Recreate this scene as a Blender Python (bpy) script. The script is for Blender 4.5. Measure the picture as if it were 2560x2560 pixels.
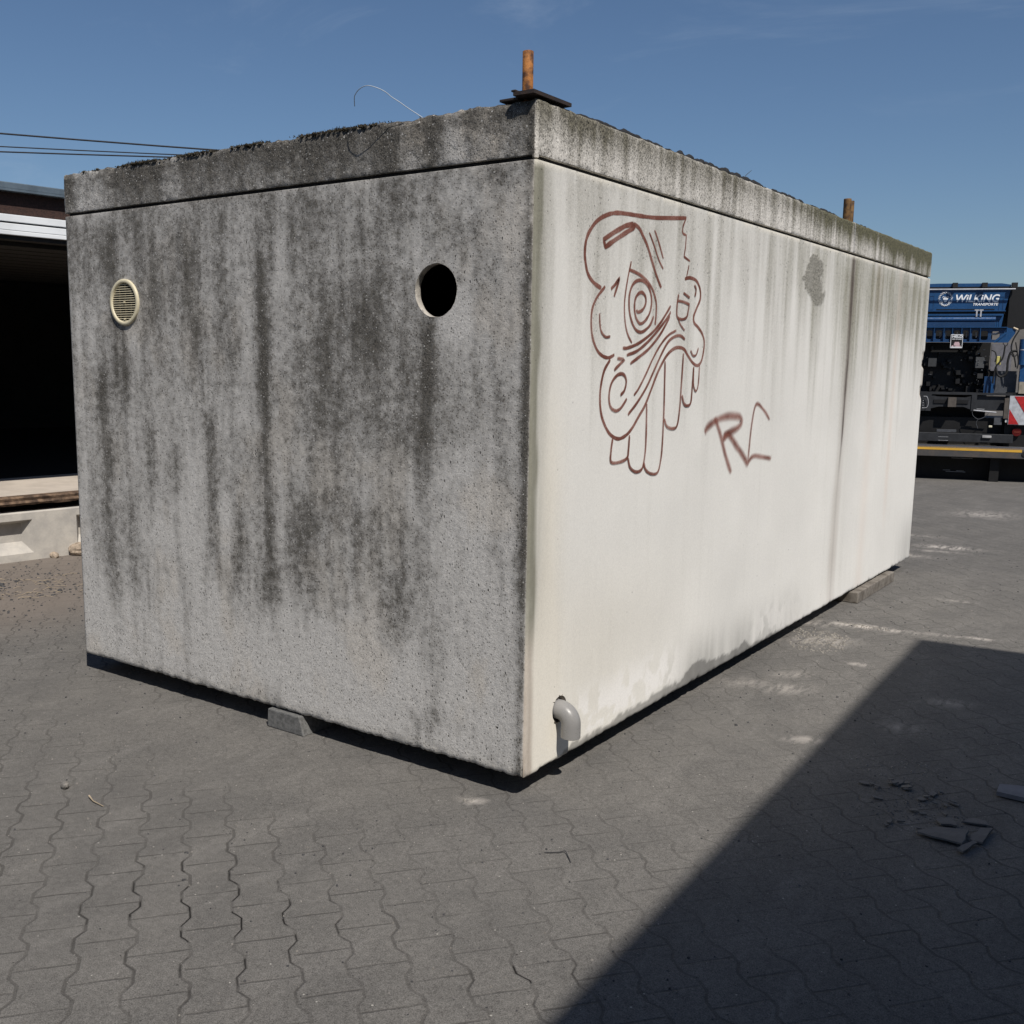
import bpy, bmesh, math, random
import numpy as np
from mathutils import Matrix, Vector

# ------------------------------------------------------------ camera, sky, sun, exposure
for o in list(bpy.data.objects): bpy.data.objects.remove(o)
SC = bpy.context.scene
COL = SC.collection
def cam_axes(yaw, pitch, roll):
    y, p, r = map(math.radians, (yaw, pitch, roll))
    fw = Vector((-math.sin(y)*math.cos(p), math.cos(y)*math.cos(p), -math.sin(p)))
    r0 = Vector((math.cos(y), math.sin(y), 0)); u0 = r0.cross(fw)
    return math.cos(r)*r0+math.sin(r)*u0, -math.sin(r)*r0+math.cos(r)*u0, fw
cd = bpy.data.cameras.new('camera'); cam = bpy.data.objects.new('camera', cd); COL.objects.link(cam)
ax_r, ax_u, ax_f = cam_axes(35.84837, 8.81065, 0.65309)
M = Matrix.Identity(4)
for i in range(3):
    M[i][0] = ax_r[i]; M[i][1] = ax_u[i]; M[i][2] = -ax_f[i]
M[0][3], M[1][3], M[2][3] = 1.94386, -3.02615, 1.5
cam.matrix_world = M
cd.sensor_width = 36; cd.lens = 36.462; cd.shift_x = 0.03824; cd.shift_y = 0.01093
cd.clip_start = 0.05; cd.clip_end = 3000
SC.camera = cam

SUN = Vector((0.65, -0.43, 1.0))
SUN_EL = math.atan2(1.0, math.hypot(0.65, 0.43)); SUN_AZ = math.atan2(0.65, -0.43)
W = bpy.data.worlds.new('World'); SC.world = W; W.use_nodes = True
nt = W.node_tree; sky = nt.nodes.new('ShaderNodeTexSky'); sky.sky_type = 'NISHITA'; sky.sun_disc = False
sky.sun_elevation = SUN_EL; sky.sun_rotation = SUN_AZ; sky.altitude = 50
sky.air_density = 1.0; sky.dust_density = 0.6; sky.ozone_density = 6.0
bg = nt.nodes['Background']; bg.inputs['Strength'].default_value = 0.072
# faint high cirrus
tc = nt.nodes.new('ShaderNodeTexCoord'); mp = nt.nodes.new('ShaderNodeMapping'); mp.inputs['Rotation'].default_value = (0.2, 0.1, 0.7); mp.inputs['Scale'].default_value = (1.2, 5.0, 9.0)
cn = nt.nodes.new('ShaderNodeTexNoise'); cn.inputs['Scale'].default_value = 1.6; cn.inputs['Detail'].default_value = 7; cn.inputs['Roughness'].default_value = .62; cn.inputs['Distortion'].default_value = .6
cr_ = nt.nodes.new('ShaderNodeMapRange'); cr_.interpolation_type = 'SMOOTHSTEP'; cr_.inputs[1].default_value = .55; cr_.inputs[2].default_value = .85; cr_.inputs[4].default_value = .20
mx_ = nt.nodes.new('ShaderNodeMix'); mx_.data_type = 'RGBA'; mx_.inputs[7].default_value = (6.5, 7.6, 9.2, 1)
nt.links.new(tc.outputs['Generated'], mp.inputs[0]); nt.links.new(mp.outputs[0], cn.inputs['Vector']); nt.links.new(cn.outputs[0], cr_.inputs[0]); nt.links.new(cr_.outputs[0], mx_.inputs[0])
nt.links.new(sky.outputs[0], mx_.inputs[6]); nt.links.new(mx_.outputs[2], bg.inputs[0])
sd = bpy.data.lights.new('sun', 'SUN'); sd.energy = 5.0; sd.angle = math.radians(0.55); sd.color = (1.0, 0.945, 0.875)
sun = bpy.data.objects.new('sun', sd); COL.objects.link(sun); sun.rotation_euler = SUN.to_track_quat('Z', 'Y').to_euler()
sun.location = (8, -8, 14)
SC.view_settings.view_transform = 'Standard'; SC.view_settings.look = 'None'
SC.view_settings.exposure = 0.0; SC.view_settings.gamma = 1
SC.render.engine = 'CYCLES'

# ------------------------------------------------------------ helpers
GZ = -0.09                       # ground level; the underside of the container is z = 0
def new_obj(name, me, parent=None, loc=None):
    o = bpy.data.objects.new(name, me); COL.objects.link(o)
    if parent: o.parent = parent
    if loc is not None: o.location = loc
    return o
def tag(o, label=None, cat=None, group=None, kind=None):
    if label: o['label'] = label
    if cat: o['category'] = cat
    if group: o['group'] = group
    if kind: o['kind'] = kind
    return o
def thing(name, label, cat, loc=(0, 0, 0), rz=0, group=None):
    o = bpy.data.objects.new(name, None); COL.objects.link(o); o.location = loc; o.rotation_euler = (0, 0, rz)
    o.empty_display_size = 0.1
    return tag(o, label, cat, group)
class MB:
    """collects shapes for ONE mesh object"""
    def __init__(s): s.v = []; s.f = []; s.sm = []
    def add(s, vs, fs, smooth=False):
        b = len(s.v); s.v += [tuple(v) for v in vs]; s.f += [tuple(i+b for i in f) for f in fs]; s.sm += [smooth]*len(fs)
    def box(s, x0, x1, y0, y1, z0, z1, bev=0.0, rot=None, c=None):
        if bev > 0:
            bm = bmesh.new(); bmesh.ops.create_cube(bm, size=1)
            for v in bm.verts: v.co = Vector(((x0+x1)/2+v.co.x*(x1-x0), (y0+y1)/2+v.co.y*(y1-y0), (z0+z1)/2+v.co.z*(z1-z0)))
            bmesh.ops.bevel(bm, geom=list(bm.edges), offset=bev, segments=2, affect='EDGES', profile=0.5)
            vs = [v.co.copy() for v in bm.verts]; bm.verts.index_update(); fs = [[v.index for v in f.verts] for f in bm.faces]; bm.free()
        else:
            vs = [Vector((x, y, z)) for x in (x0, x1) for y in (y0, y1) for z in (z0, z1)]
            fs = [(0, 1, 3, 2), (4, 6, 7, 5), (0, 4, 5, 1), (2, 3, 7, 6), (0, 2, 6, 4), (1, 5, 7, 3)]
        if rot is not None: cc = Vector(c) if c else Vector(((x0+x1)/2, (y0+y1)/2, (z0+z1)/2)); vs = [cc+rot@(v-cc) for v in vs]
        s.add(vs, fs)
    def tube(s, pts, r, n=10, caps=True, smooth=True):
        pts = [Vector(p) for p in pts]; rs = r if isinstance(r, (list, tuple)) else [r]*len(pts); rings = []; up = None
        for i, p in enumerate(pts):
            t = (pts[min(i+1, len(pts)-1)]-pts[max(i-1, 0)]).normalized()
            if up is None: up = t.orthogonal().normalized()
            up = (up-t*up.dot(t)).normalized(); sd_ = t.cross(up)
            rings.append([p+(up*math.cos(2*math.pi*k/n)+sd_*math.sin(2*math.pi*k/n))*rs[i] for k in range(n)])
        vs = [v for g in rings for v in g]; fs = [(i*n+k, i*n+(k+1) % n, (i+1)*n+(k+1) % n, (i+1)*n+k) for i in range(len(pts)-1) for k in range(n)]
        s.add(vs, fs, smooth)
        if caps:
            s.add(rings[0], [tuple(range(n))[::-1]]); s.add(rings[-1], [tuple(range(n))])
    def prism(s, poly, axis, a, b):
        """poly of 2-D points extruded along axis from a to b"""
        n = len(poly)
        def P(p, t): return {'y': (p[0], t, p[1]), 'x': (t, p[0], p[1]), 'z': (p[0], p[1], t)}[axis]
        s.add([P(p, a) for p in poly]+[P(p, b) for p in poly], [tuple(range(n)), tuple(range(n, 2*n))[::-1]]+[(i, i+n, (i+1) % n+n, (i+1) % n) for i in range(n)])
    def build(s, name, mat, parent=None, off=None):
        me = bpy.data.meshes.new(name); o_ = Vector(off) if off is not None else Vector((0, 0, 0))
        me.from_pydata([tuple(Vector(v)-o_) for v in s.v], [], s.f); me.update()
        me.polygons.foreach_set('use_smooth', s.sm)
        bm = bmesh.new(); bm.from_mesh(me); bmesh.ops.recalc_face_normals(bm, faces=bm.faces); bm.to_mesh(me); bm.free()
        if mat: me.materials.append(mat)
        return new_obj(name, me, parent)
# numpy value noise
def hsh(ix, iy, seed):
    n = (ix.astype(np.int64)*374761393+iy.astype(np.int64)*668265263+seed*974634777) & 0xFFFFFFFF
    n = ((n ^ (n >> 13))*1274126177) & 0xFFFFFFFF
    return ((n ^ (n >> 16)) & 0xFFFF)/65535.0
def vn(x, y, seed=0):
    x = np.asarray(x, float); y = np.asarray(y, float); ix = np.floor(x); iy = np.floor(y); fx = x-ix; fy = y-iy
    fx = fx*fx*(3-2*fx); fy = fy*fy*(3-2*fy)
    a = hsh(ix, iy, seed); b = hsh(ix+1, iy, seed); c = hsh(ix, iy+1, seed); d = hsh(ix+1, iy+1, seed)
    return (a*(1-fx)+b*fx)*(1-fy)+(c*(1-fx)+d*fx)*fy
def fbm(x, y, seed=0, o=4):
    r = 0; a = 0.5; t = 0
    for i in range(o): r = r+a*vn(x*2**i, y*2**i, seed+i*17); t += a; a *= 0.55
    return r/t
def ss(a, b, x): t = np.clip((x-a)/(b-a), 0, 1); return t*t*(3-2*t)

# ------------------------------------------------------------ materials
class NT:
    def __init__(s, name):
        s.m = bpy.data.materials.new(name); s.m.use_nodes = True; s.t = s.m.node_tree; s.b = s.t.nodes['Principled BSDF']; s.out = s.t.nodes['Material Output']
    def n(s, ty, **kw):
        nd = s.t.nodes.new('ShaderNode'+ty)
        for k, v in kw.items(): setattr(nd, k, v)
        return nd
    def l(s, a, b): s.t.links.new(a, b)
    def put(s, sock, v):
        if isinstance(v, bpy.types.NodeSocket): s.l(v, sock)
        else: sock.default_value = v
    def m_(s, op, a, b=0.0, c=None, clamp=False):
        nd = s.n('Math', operation=op); nd.use_clamp = clamp; s.put(nd.inputs[0], a); s.put(nd.inputs[1], b)
        if c is not None: s.put(nd.inputs[2], c)
        return nd.outputs[0]
    def map(s, v, a, b, c=0.0, d=1.0, smooth=True):
        nd = s.n('MapRange'); nd.interpolation_type = 'SMOOTHSTEP' if smooth else 'LINEAR'
        s.put(nd.inputs[0], v); 
        for i, q in enumerate((a, b, c, d)): s.put(nd.inputs[i+1], q)
        return nd.outputs[0]
    def mix(s, f, a, b, mode='MIX'):
        nd = s.n('Mix', data_type='RGBA', blend_type=mode); s.put(nd.inputs[0], f)
        for i, q in ((6, a), (7, b)):
            s.put(nd.inputs[i], (*q, 1) if isinstance(q, tuple) and len(q) == 3 else q)
        return nd.outputs[2]
    def co(s, scale=(1, 1, 1), kind='Object', rot=(0, 0, 0)):
        tc = s.n('TexCoord'); mp = s.n('Mapping'); mp.inputs['Scale'].default_value = scale; mp.inputs['Rotation'].default_value = rot
        s.l(tc.outputs[kind], mp.inputs[0]); return mp.outputs[0]
    def noise(s, vec, scale, detail=4, rough=0.55):
        nd = s.n('TexNoise'); nd.inputs['Scale'].default_value = scale; nd.inputs['Detail'].default_value = detail; nd.inputs['Roughness'].default_value = rough
        s.l(vec, nd.inputs['Vector']); return nd.outputs[0]
    def vor(s, vec, scale, feature='F1'):
        nd = s.n('TexVoronoi', feature=feature); nd.inputs['Scale'].default_value = scale; s.l(vec, nd.inputs['Vector']); return nd.outputs['Distance'], nd.outputs['Color']
    def bump(s, h, strength, dist=0.005, prev=None):
        nd = s.n('Bump'); nd.inputs['Strength'].default_value = strength; nd.inputs['Distance'].default_value = dist; s.l(h, nd.inputs['Height'])
        if prev: s.l(prev, nd.inputs['Normal'])
        return nd.outputs[0]
def simple(name, col, rough=0.6, metal=0.0, var=0.15, scale=12, bump=0.2, col2=None, spec=0.4, coat=0):
    t = NT(name); v = t.co(); n1 = t.noise(v, scale, 6, 0.62); c2 = col2 or tuple(c*(1-var*2) for c in col)
    f = t.map(n1, 0.35, 0.68); t.l(t.mix(f, col, c2), t.b.inputs['Base Color'])
    n2 = t.noise(v, scale*9, 3); r = t.map(n2, 0.2, 0.8, max(rough-0.12, 0.02), min(rough+0.12, 1)); t.l(r, t.b.inputs['Roughness'])
    t.b.inputs['Metallic'].default_value = metal; t.b.inputs['Specular IOR Level'].default_value = spec
    if coat: t.b.inputs['Coat Weight'].default_value = coat; t.b.inputs['Coat Roughness'].default_value = 0.08
    if bump: t.l(t.bump(n2, bump, 0.003), t.b.inputs['Normal'])
    return t.m
def concrete_material():
    t = NT('weathered_concrete'); v = t.co()
    a = t.n('Attribute', attribute_name='alb'); st = t.n('Attribute', attribute_name='st'); sx = t.n('SeparateColor'); t.l(st.outputs['Color'], sx.inputs[0])
    mot, lig, pit = sx.outputs[0], sx.outputs[1], sx.outputs[2]; rug = st.outputs['Alpha']
    g1 = t.noise(v, 75, 5, 0.7); g2 = t.noise(v, 190, 3, 0.65)
    gg = t.m_('ADD', t.m_('MULTIPLY', t.m_('SUBTRACT', g1, 0.5), 2.6), t.m_('MULTIPLY', t.m_('SUBTRACT', g2, 0.5), 4.2))
    k = t.m_('ADD', 1.0, t.m_('MULTIPLY', gg, mot)); k = t.m_('MAXIMUM', k, 0.15)
    cm = t.n('CombineColor'); [t.l(k, cm.inputs[i]) for i in range(3)]
    g0 = t.noise(v, 26, 5, .68); D = t.m_('SUBTRACT', 1.0, a.outputs['Alpha'])
    amp = t.m_('MULTIPLY', t.m_('MULTIPLY_ADD', t.m_('MULTIPLY', D, t.m_('SUBTRACT', 1.0, D)), 3.4, .10), t.m_('ADD', t.m_('ADD', t.m_('MULTIPLY', t.m_('SUBTRACT', g1, .5), 1.9), t.m_('MULTIPLY', t.m_('SUBTRACT', g2, .5), 2.4)), t.m_('MULTIPLY', t.m_('SUBTRACT', g0, .5), 1.9)))
    Dm = t.m_('ADD', D, t.m_('MULTIPLY', amp, t.m_('GREATER_THAN', D, .001)), clamp=True)
    base = t.mix(Dm, a.outputs['Color'], (.082, .076, .066)); c = t.mix(1.0, base, cm.outputs[0], 'MULTIPLY')
    # pale aggregate grains
    d1, c1 = t.vor(v, 56); s1 = t.n('SeparateColor'); t.l(c1, s1.inputs[0])
    on = t.m_('LESS_THAN', s1.outputs[0], lig); r1 = t.m_('MULTIPLY_ADD', s1.outputs[1], 0.13, 0.08)
    g = t.m_('MULTIPLY', on, t.m_('LESS_THAN', d1, r1)); c = t.mix(t.m_('MULTIPLY', g, 0.75), c, (0.52, 0.51, 0.49))
    d3, c3 = t.vor(v, 130); s3 = t.n('SeparateColor'); t.l(c3, s3.inputs[0])
    g_ = t.m_('MULTIPLY', t.m_('LESS_THAN', s3.outputs[0], lig), t.m_('LESS_THAN', d3, 0.2)); c = t.mix(t.m_('MULTIPLY', g_, 0.6), c, (0.5, 0.49, 0.47))
    # dark pits, drawn out downwards
    vz = t.co((1, 1, 0.55)); d2, c2 = t.vor(vz, 74); s2 = t.n('SeparateColor'); t.l(c2, s2.inputs[0])
    on2 = t.m_('LESS_THAN', s2.outputs[0], pit); r2 = t.m_('MULTIPLY_ADD', s2.outputs[1], 0.20, 0.10)
    p = t.m_('MULTIPLY', on2, t.map(d2, r2, t.m_('MULTIPLY', r2, 0.6), 0, 1)); c = t.mix(t.m_('MULTIPLY', p, 0.85), c, (0.07, 0.066, 0.06))
    d5, c5 = t.vor(v, 118); s5 = t.n('SeparateColor'); t.l(c5, s5.inputs[0]); p5 = t.m_('MULTIPLY', t.m_('LESS_THAN', s5.outputs[0], t.m_('MULTIPLY', t.m_('SUBTRACT', mot, .16), .72)), t.m_('LESS_THAN', d5, t.m_('MULTIPLY_ADD', s5.outputs[1], .2, .26))); c = t.mix(t.m_('MULTIPLY', p5, .60), c, (0.055, 0.051, 0.044))
    d4, c4 = t.vor(v, 9); s4 = t.n('SeparateColor'); t.l(c4, s4.inputs[0])     # rare big blow-holes
    p4 = t.m_('MULTIPLY', t.m_('LESS_THAN', s4.outputs[0], t.m_('MULTIPLY', pit, 0.28)), t.map(d4, 0.055, 0.03)); c = t.mix(p4, c, (0.02, 0.018, 0.016))
    t.l(c, t.b.inputs['Base Color']); t.b.inputs['Roughness'].default_value = 0.92; t.b.inputs['Specular IOR Level'].default_value = 0.25
    h = t.m_('ADD', t.m_('MULTIPLY', g1, rug), t.m_('MULTIPLY', t.m_('ADD', p, t.m_('MULTIPLY', p4, 3.0)), -0.5))
    h = t.m_('ADD', h, t.m_('MULTIPLY', g, 0.25)); h = t.m_('ADD', h, t.m_('MULTIPLY', p5, -0.35)); h = t.m_('ADD', h, t.m_('MULTIPLY', t.m_('MULTIPLY', g2, rug), 0.4))
    t.l(t.bump(h, 0.75, 0.005), t.b.inputs['Normal']); return t.m
def paver_material():
    t = NT('interlocking_pavers'); v0 = t.co(); wob = t.n('TexNoise'); wob.inputs['Scale'].default_value = 16; wob.inputs['Detail'].default_value = 3; t.l(v0, wob.inputs['Vector'])
    vm = t.n('VectorMath', operation='SCALE'); ad = t.n('VectorMath', operation='SUBTRACT'); t.l(wob.outputs['Color'], ad.inputs[0]); ad.inputs[1].default_value = (.5, .5, .5)
    t.l(ad.outputs[0], vm.inputs[0]); vm.inputs['Scale'].default_value = 0.009; v1 = t.n('VectorMath', operation='ADD'); t.l(v0, v1.inputs[0]); t.l(vm.outputs[0], v1.inputs[1])
    sx = t.n('SeparateXYZ'); t.l(v1.outputs[0], sx.inputs[0]); x, y = sx.outputs[0], sx.outputs[1]
    P, PL, AM = 0.1425, 0.197, 0.0125
    u = t.m_('ADD', t.m_('MULTIPLY', x, .776), t.m_('MULTIPLY', y, -.63)); w = t.m_('ADD', t.m_('MULTIPLY', x, .63), t.m_('MULTIPLY', y, .776))
    fr = t.m_('FRACT', t.m_('DIVIDE', t.m_('ADD', u, 60*PL-0.396), PL))
    tri = t.m_('SUBTRACT', t.m_('MULTIPLY', t.m_('ABSOLUTE', t.m_('SUBTRACT', fr, .5)), 4), 1)
    T = t.m_('MULTIPLY', t.m_('MAXIMUM', t.m_('MINIMUM', t.m_('MULTIPLY', tri, 2.6), 1), -1), AM)
    ww = t.m_('MULTIPLY', t.m_('FRACT', t.m_('DIVIDE', t.m_('ADD', w, 400*P+1.1875), 2*P)), 2*P)
    a0 = t.m_('ADD', ww, T); a1 = t.m_('SUBTRACT', t.m_('SUBTRACT', ww, P), T); a2 = t.m_('ADD', t.m_('SUBTRACT', ww, 2*P), T)
    dl = t.m_('MINIMUM', t.m_('MINIMUM', t.m_('ABSOLUTE', a0), t.m_('ABSOLUTE', a1)), t.m_('ABSOLUTE', a2))
    inA = t.m_('MULTIPLY', t.m_('GREATER_THAN', a0, 0), t.m_('LESS_THAN', a1, 0))
    ca = t.m_('MULTIPLY', t.m_('MINIMUM', fr, t.m_('SUBTRACT', 1, fr)), PL); cb = t.m_('MULTIPLY', t.m_('ABSOLUTE', t.m_('SUBTRACT', fr, .5)), PL)
    dc = t.m_('ADD', t.m_('MULTIPLY', inA, ca), t.m_('MULTIPLY', t.m_('SUBTRACT', 1, inA), cb))
    vis = t.map(t.noise(v0, 2.3, 4, .6), .40, .62); vis2 = t.map(t.noise(v0, 7, 3, .6), .36, .6)
    at = t.n('Attribute', attribute_name='g'); ga = t.n('SeparateColor'); t.l(at.outputs['Color'], ga.inputs[0]); dust, smear, brown = ga.outputs
    jl = t.map(dl, .0068, .003); jc = t.map(dc, .0052, .002)
    j = t.m_('MAXIMUM', t.m_('MULTIPLY', jl, t.m_('MULTIPLY_ADD', vis, .42, .45)), t.m_('MULTIPLY', jc, t.m_('MULTIPLY_ADD', vis2, .45, .42)))
    j = t.m_('MULTIPLY', j, t.m_('SUBTRACT', 1, smear))
    gap = t.m_('MULTIPLY', t.map(dl, .0028, .0014), t.m_('MULTIPLY', at.outputs['Alpha'], t.map(t.noise(v0, 9, 2, .5), .45, .52)))
    n1 = t.noise(v0, 3.2, 5, .6); n2 = t.noise(v0, 60, 4, .7); n3 = t.noise(v0, 330, 2, .6); vs = t.co((1, .22, 1), rot=(0, 0, math.radians(38))); n4 = t.noise(vs, 9, 6, .65)
    c = t.mix(t.map(n1, .3, .7), (.136, .129, .119), (.110, .105, .098)); c = t.mix(t.m_('MULTIPLY', t.map(n4, .5, .72), .38), c, (.178, .169, .157))
    k = t.m_('ADD', 1.0, t.m_('ADD', t.m_('MULTIPLY', t.m_('SUBTRACT', n2, .5), .9), t.m_('MULTIPLY', t.m_('SUBTRACT', n3, .5), 2.2)))
    cm = t.n('CombineColor'); [t.l(k, cm.inputs[i]) for i in range(3)]; c = t.mix(1.0, c, cm.outputs[0], 'MULTIPLY')
    c = t.mix(t.m_('MULTIPLY', brown, .7), c, (.19, .158, .132))
    c = t.mix(t.m_('MULTIPLY', j, .66), c, (.046, .043, .039)); c = t.mix(gap, c, (.012, .011, .010))
    d1, c1 = t.vor(v0, 42); s1 = t.n('SeparateColor'); t.l(c1, s1.inputs[0])
    gr = t.m_('MULTIPLY', t.m_('LESS_THAN', s1.outputs[0], .13), t.m_('LESS_THAN', d1, t.m_('MULTIPLY_ADD', s1.outputs[1], .11, .03))); c = t.mix(t.m_('MULTIPLY', gr, .7), c, (.42, .40, .36))
    gk = t.m_('MULTIPLY', t.m_('GREATER_THAN', s1.outputs[0], .89), t.m_('LESS_THAN', d1, t.m_('MULTIPLY_ADD', s1.outputs[1], .12, .03))); c = t.mix(t.m_('MULTIPLY', gk, .75), c, (.025, .023, .022))
    dm = t.m_('MULTIPLY', dust, t.map(t.noise(vs, 26, 5, .7), .38, .6)); c = t.mix(dm, c, (.50, .46, .415))
    t.l(c, t.b.inputs['Base Color']); t.b.inputs['Roughness'].default_value = .93; t.b.inputs['Specular IOR Level'].default_value = .22
    h = t.m_('ADD', t.m_('MULTIPLY', j, -.8), t.m_('MULTIPLY', gap, -2.5)); h = t.m_('ADD', h, t.m_('MULTIPLY', n2, .5)); h = t.m_('ADD', h, t.m_('MULTIPLY', n3, .35)); h = t.m_('ADD', h, t.m_('MULTIPLY', gr, .8))
    t.l(t.bump(h, .6, .004), t.b.inputs['Normal']); return t.m
def ink_material(name, col, dens):
    t = NT(name); at = t.n('Attribute', attribute_name='ink'); s = t.n('SeparateColor'); t.l(at.outputs['Color'], s.inputs[0]); v = t.co()
    edge = t.map(s.outputs[0], 0.0, s.outputs[2]); n = t.noise(v, 140, 4, .7); n2 = t.noise(v, 9, 3, .6)
    a = t.m_('MULTIPLY', edge, t.m_('MULTIPLY', t.map(n2, .3, .7, dens*.72, dens), t.map(n, .3, .55, .72, 1.0)))
    c = t.mix(t.map(n2, .35, .65), col, tuple(q*.62 for q in col)); t.l(c, t.b.inputs['Base Color']); t.l(a, t.b.inputs['Alpha']); t.b.inputs['Roughness'].default_value = .8
    t.b.inputs['Specular IOR Level'].default_value = .2; return t.m
MC = concrete_material(); MP = paver_material()
M_rust = simple('rusty_painted_steel', (.36, .145, .036), .8, 0, .2, 34, .5, col2=(.055, .023, .012)); M_rustdark = simple('dark_rusty_steel', (.020, .017, .018), .8, 0, .2, 20, .5, col2=(.038, .024, .018))
M_pvc = simple('grey_plastic_pipe', (.24, .235, .228), .33, 0, .04, 8, 0.04); M_cream = simple('cream_plastic', (.62, .56, .40), .5, 0, .06, 20, .05)
M_black = simple('black_void', (.004, .004, .004), .9, 0, 0, 5, 0); M_felt = simple('black_roofing_felt', (.022, .022, .024), .95, 0, .2, 40, .9)
M_moss = simple('dry_dark_moss', (.050, .043, .028), .95, 0, .25, 30, .6); M_wire = simple('galvanised_wire', (.42, .47, .52), .6, 0, .05, 30, 0)
M_block = simple('grey_concrete_block', (.17, .17, .165), .95, 0, .22, 60, .9); M_timber = simple('weathered_timber', (.20, .18, .155), .9, 0, .25, 14, .8, col2=(.10, .086, .07))
M_mortar = simple('crumbly_mortar', (.13, .11, .09), .95, 0, .35, 60, 1.0)
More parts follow.
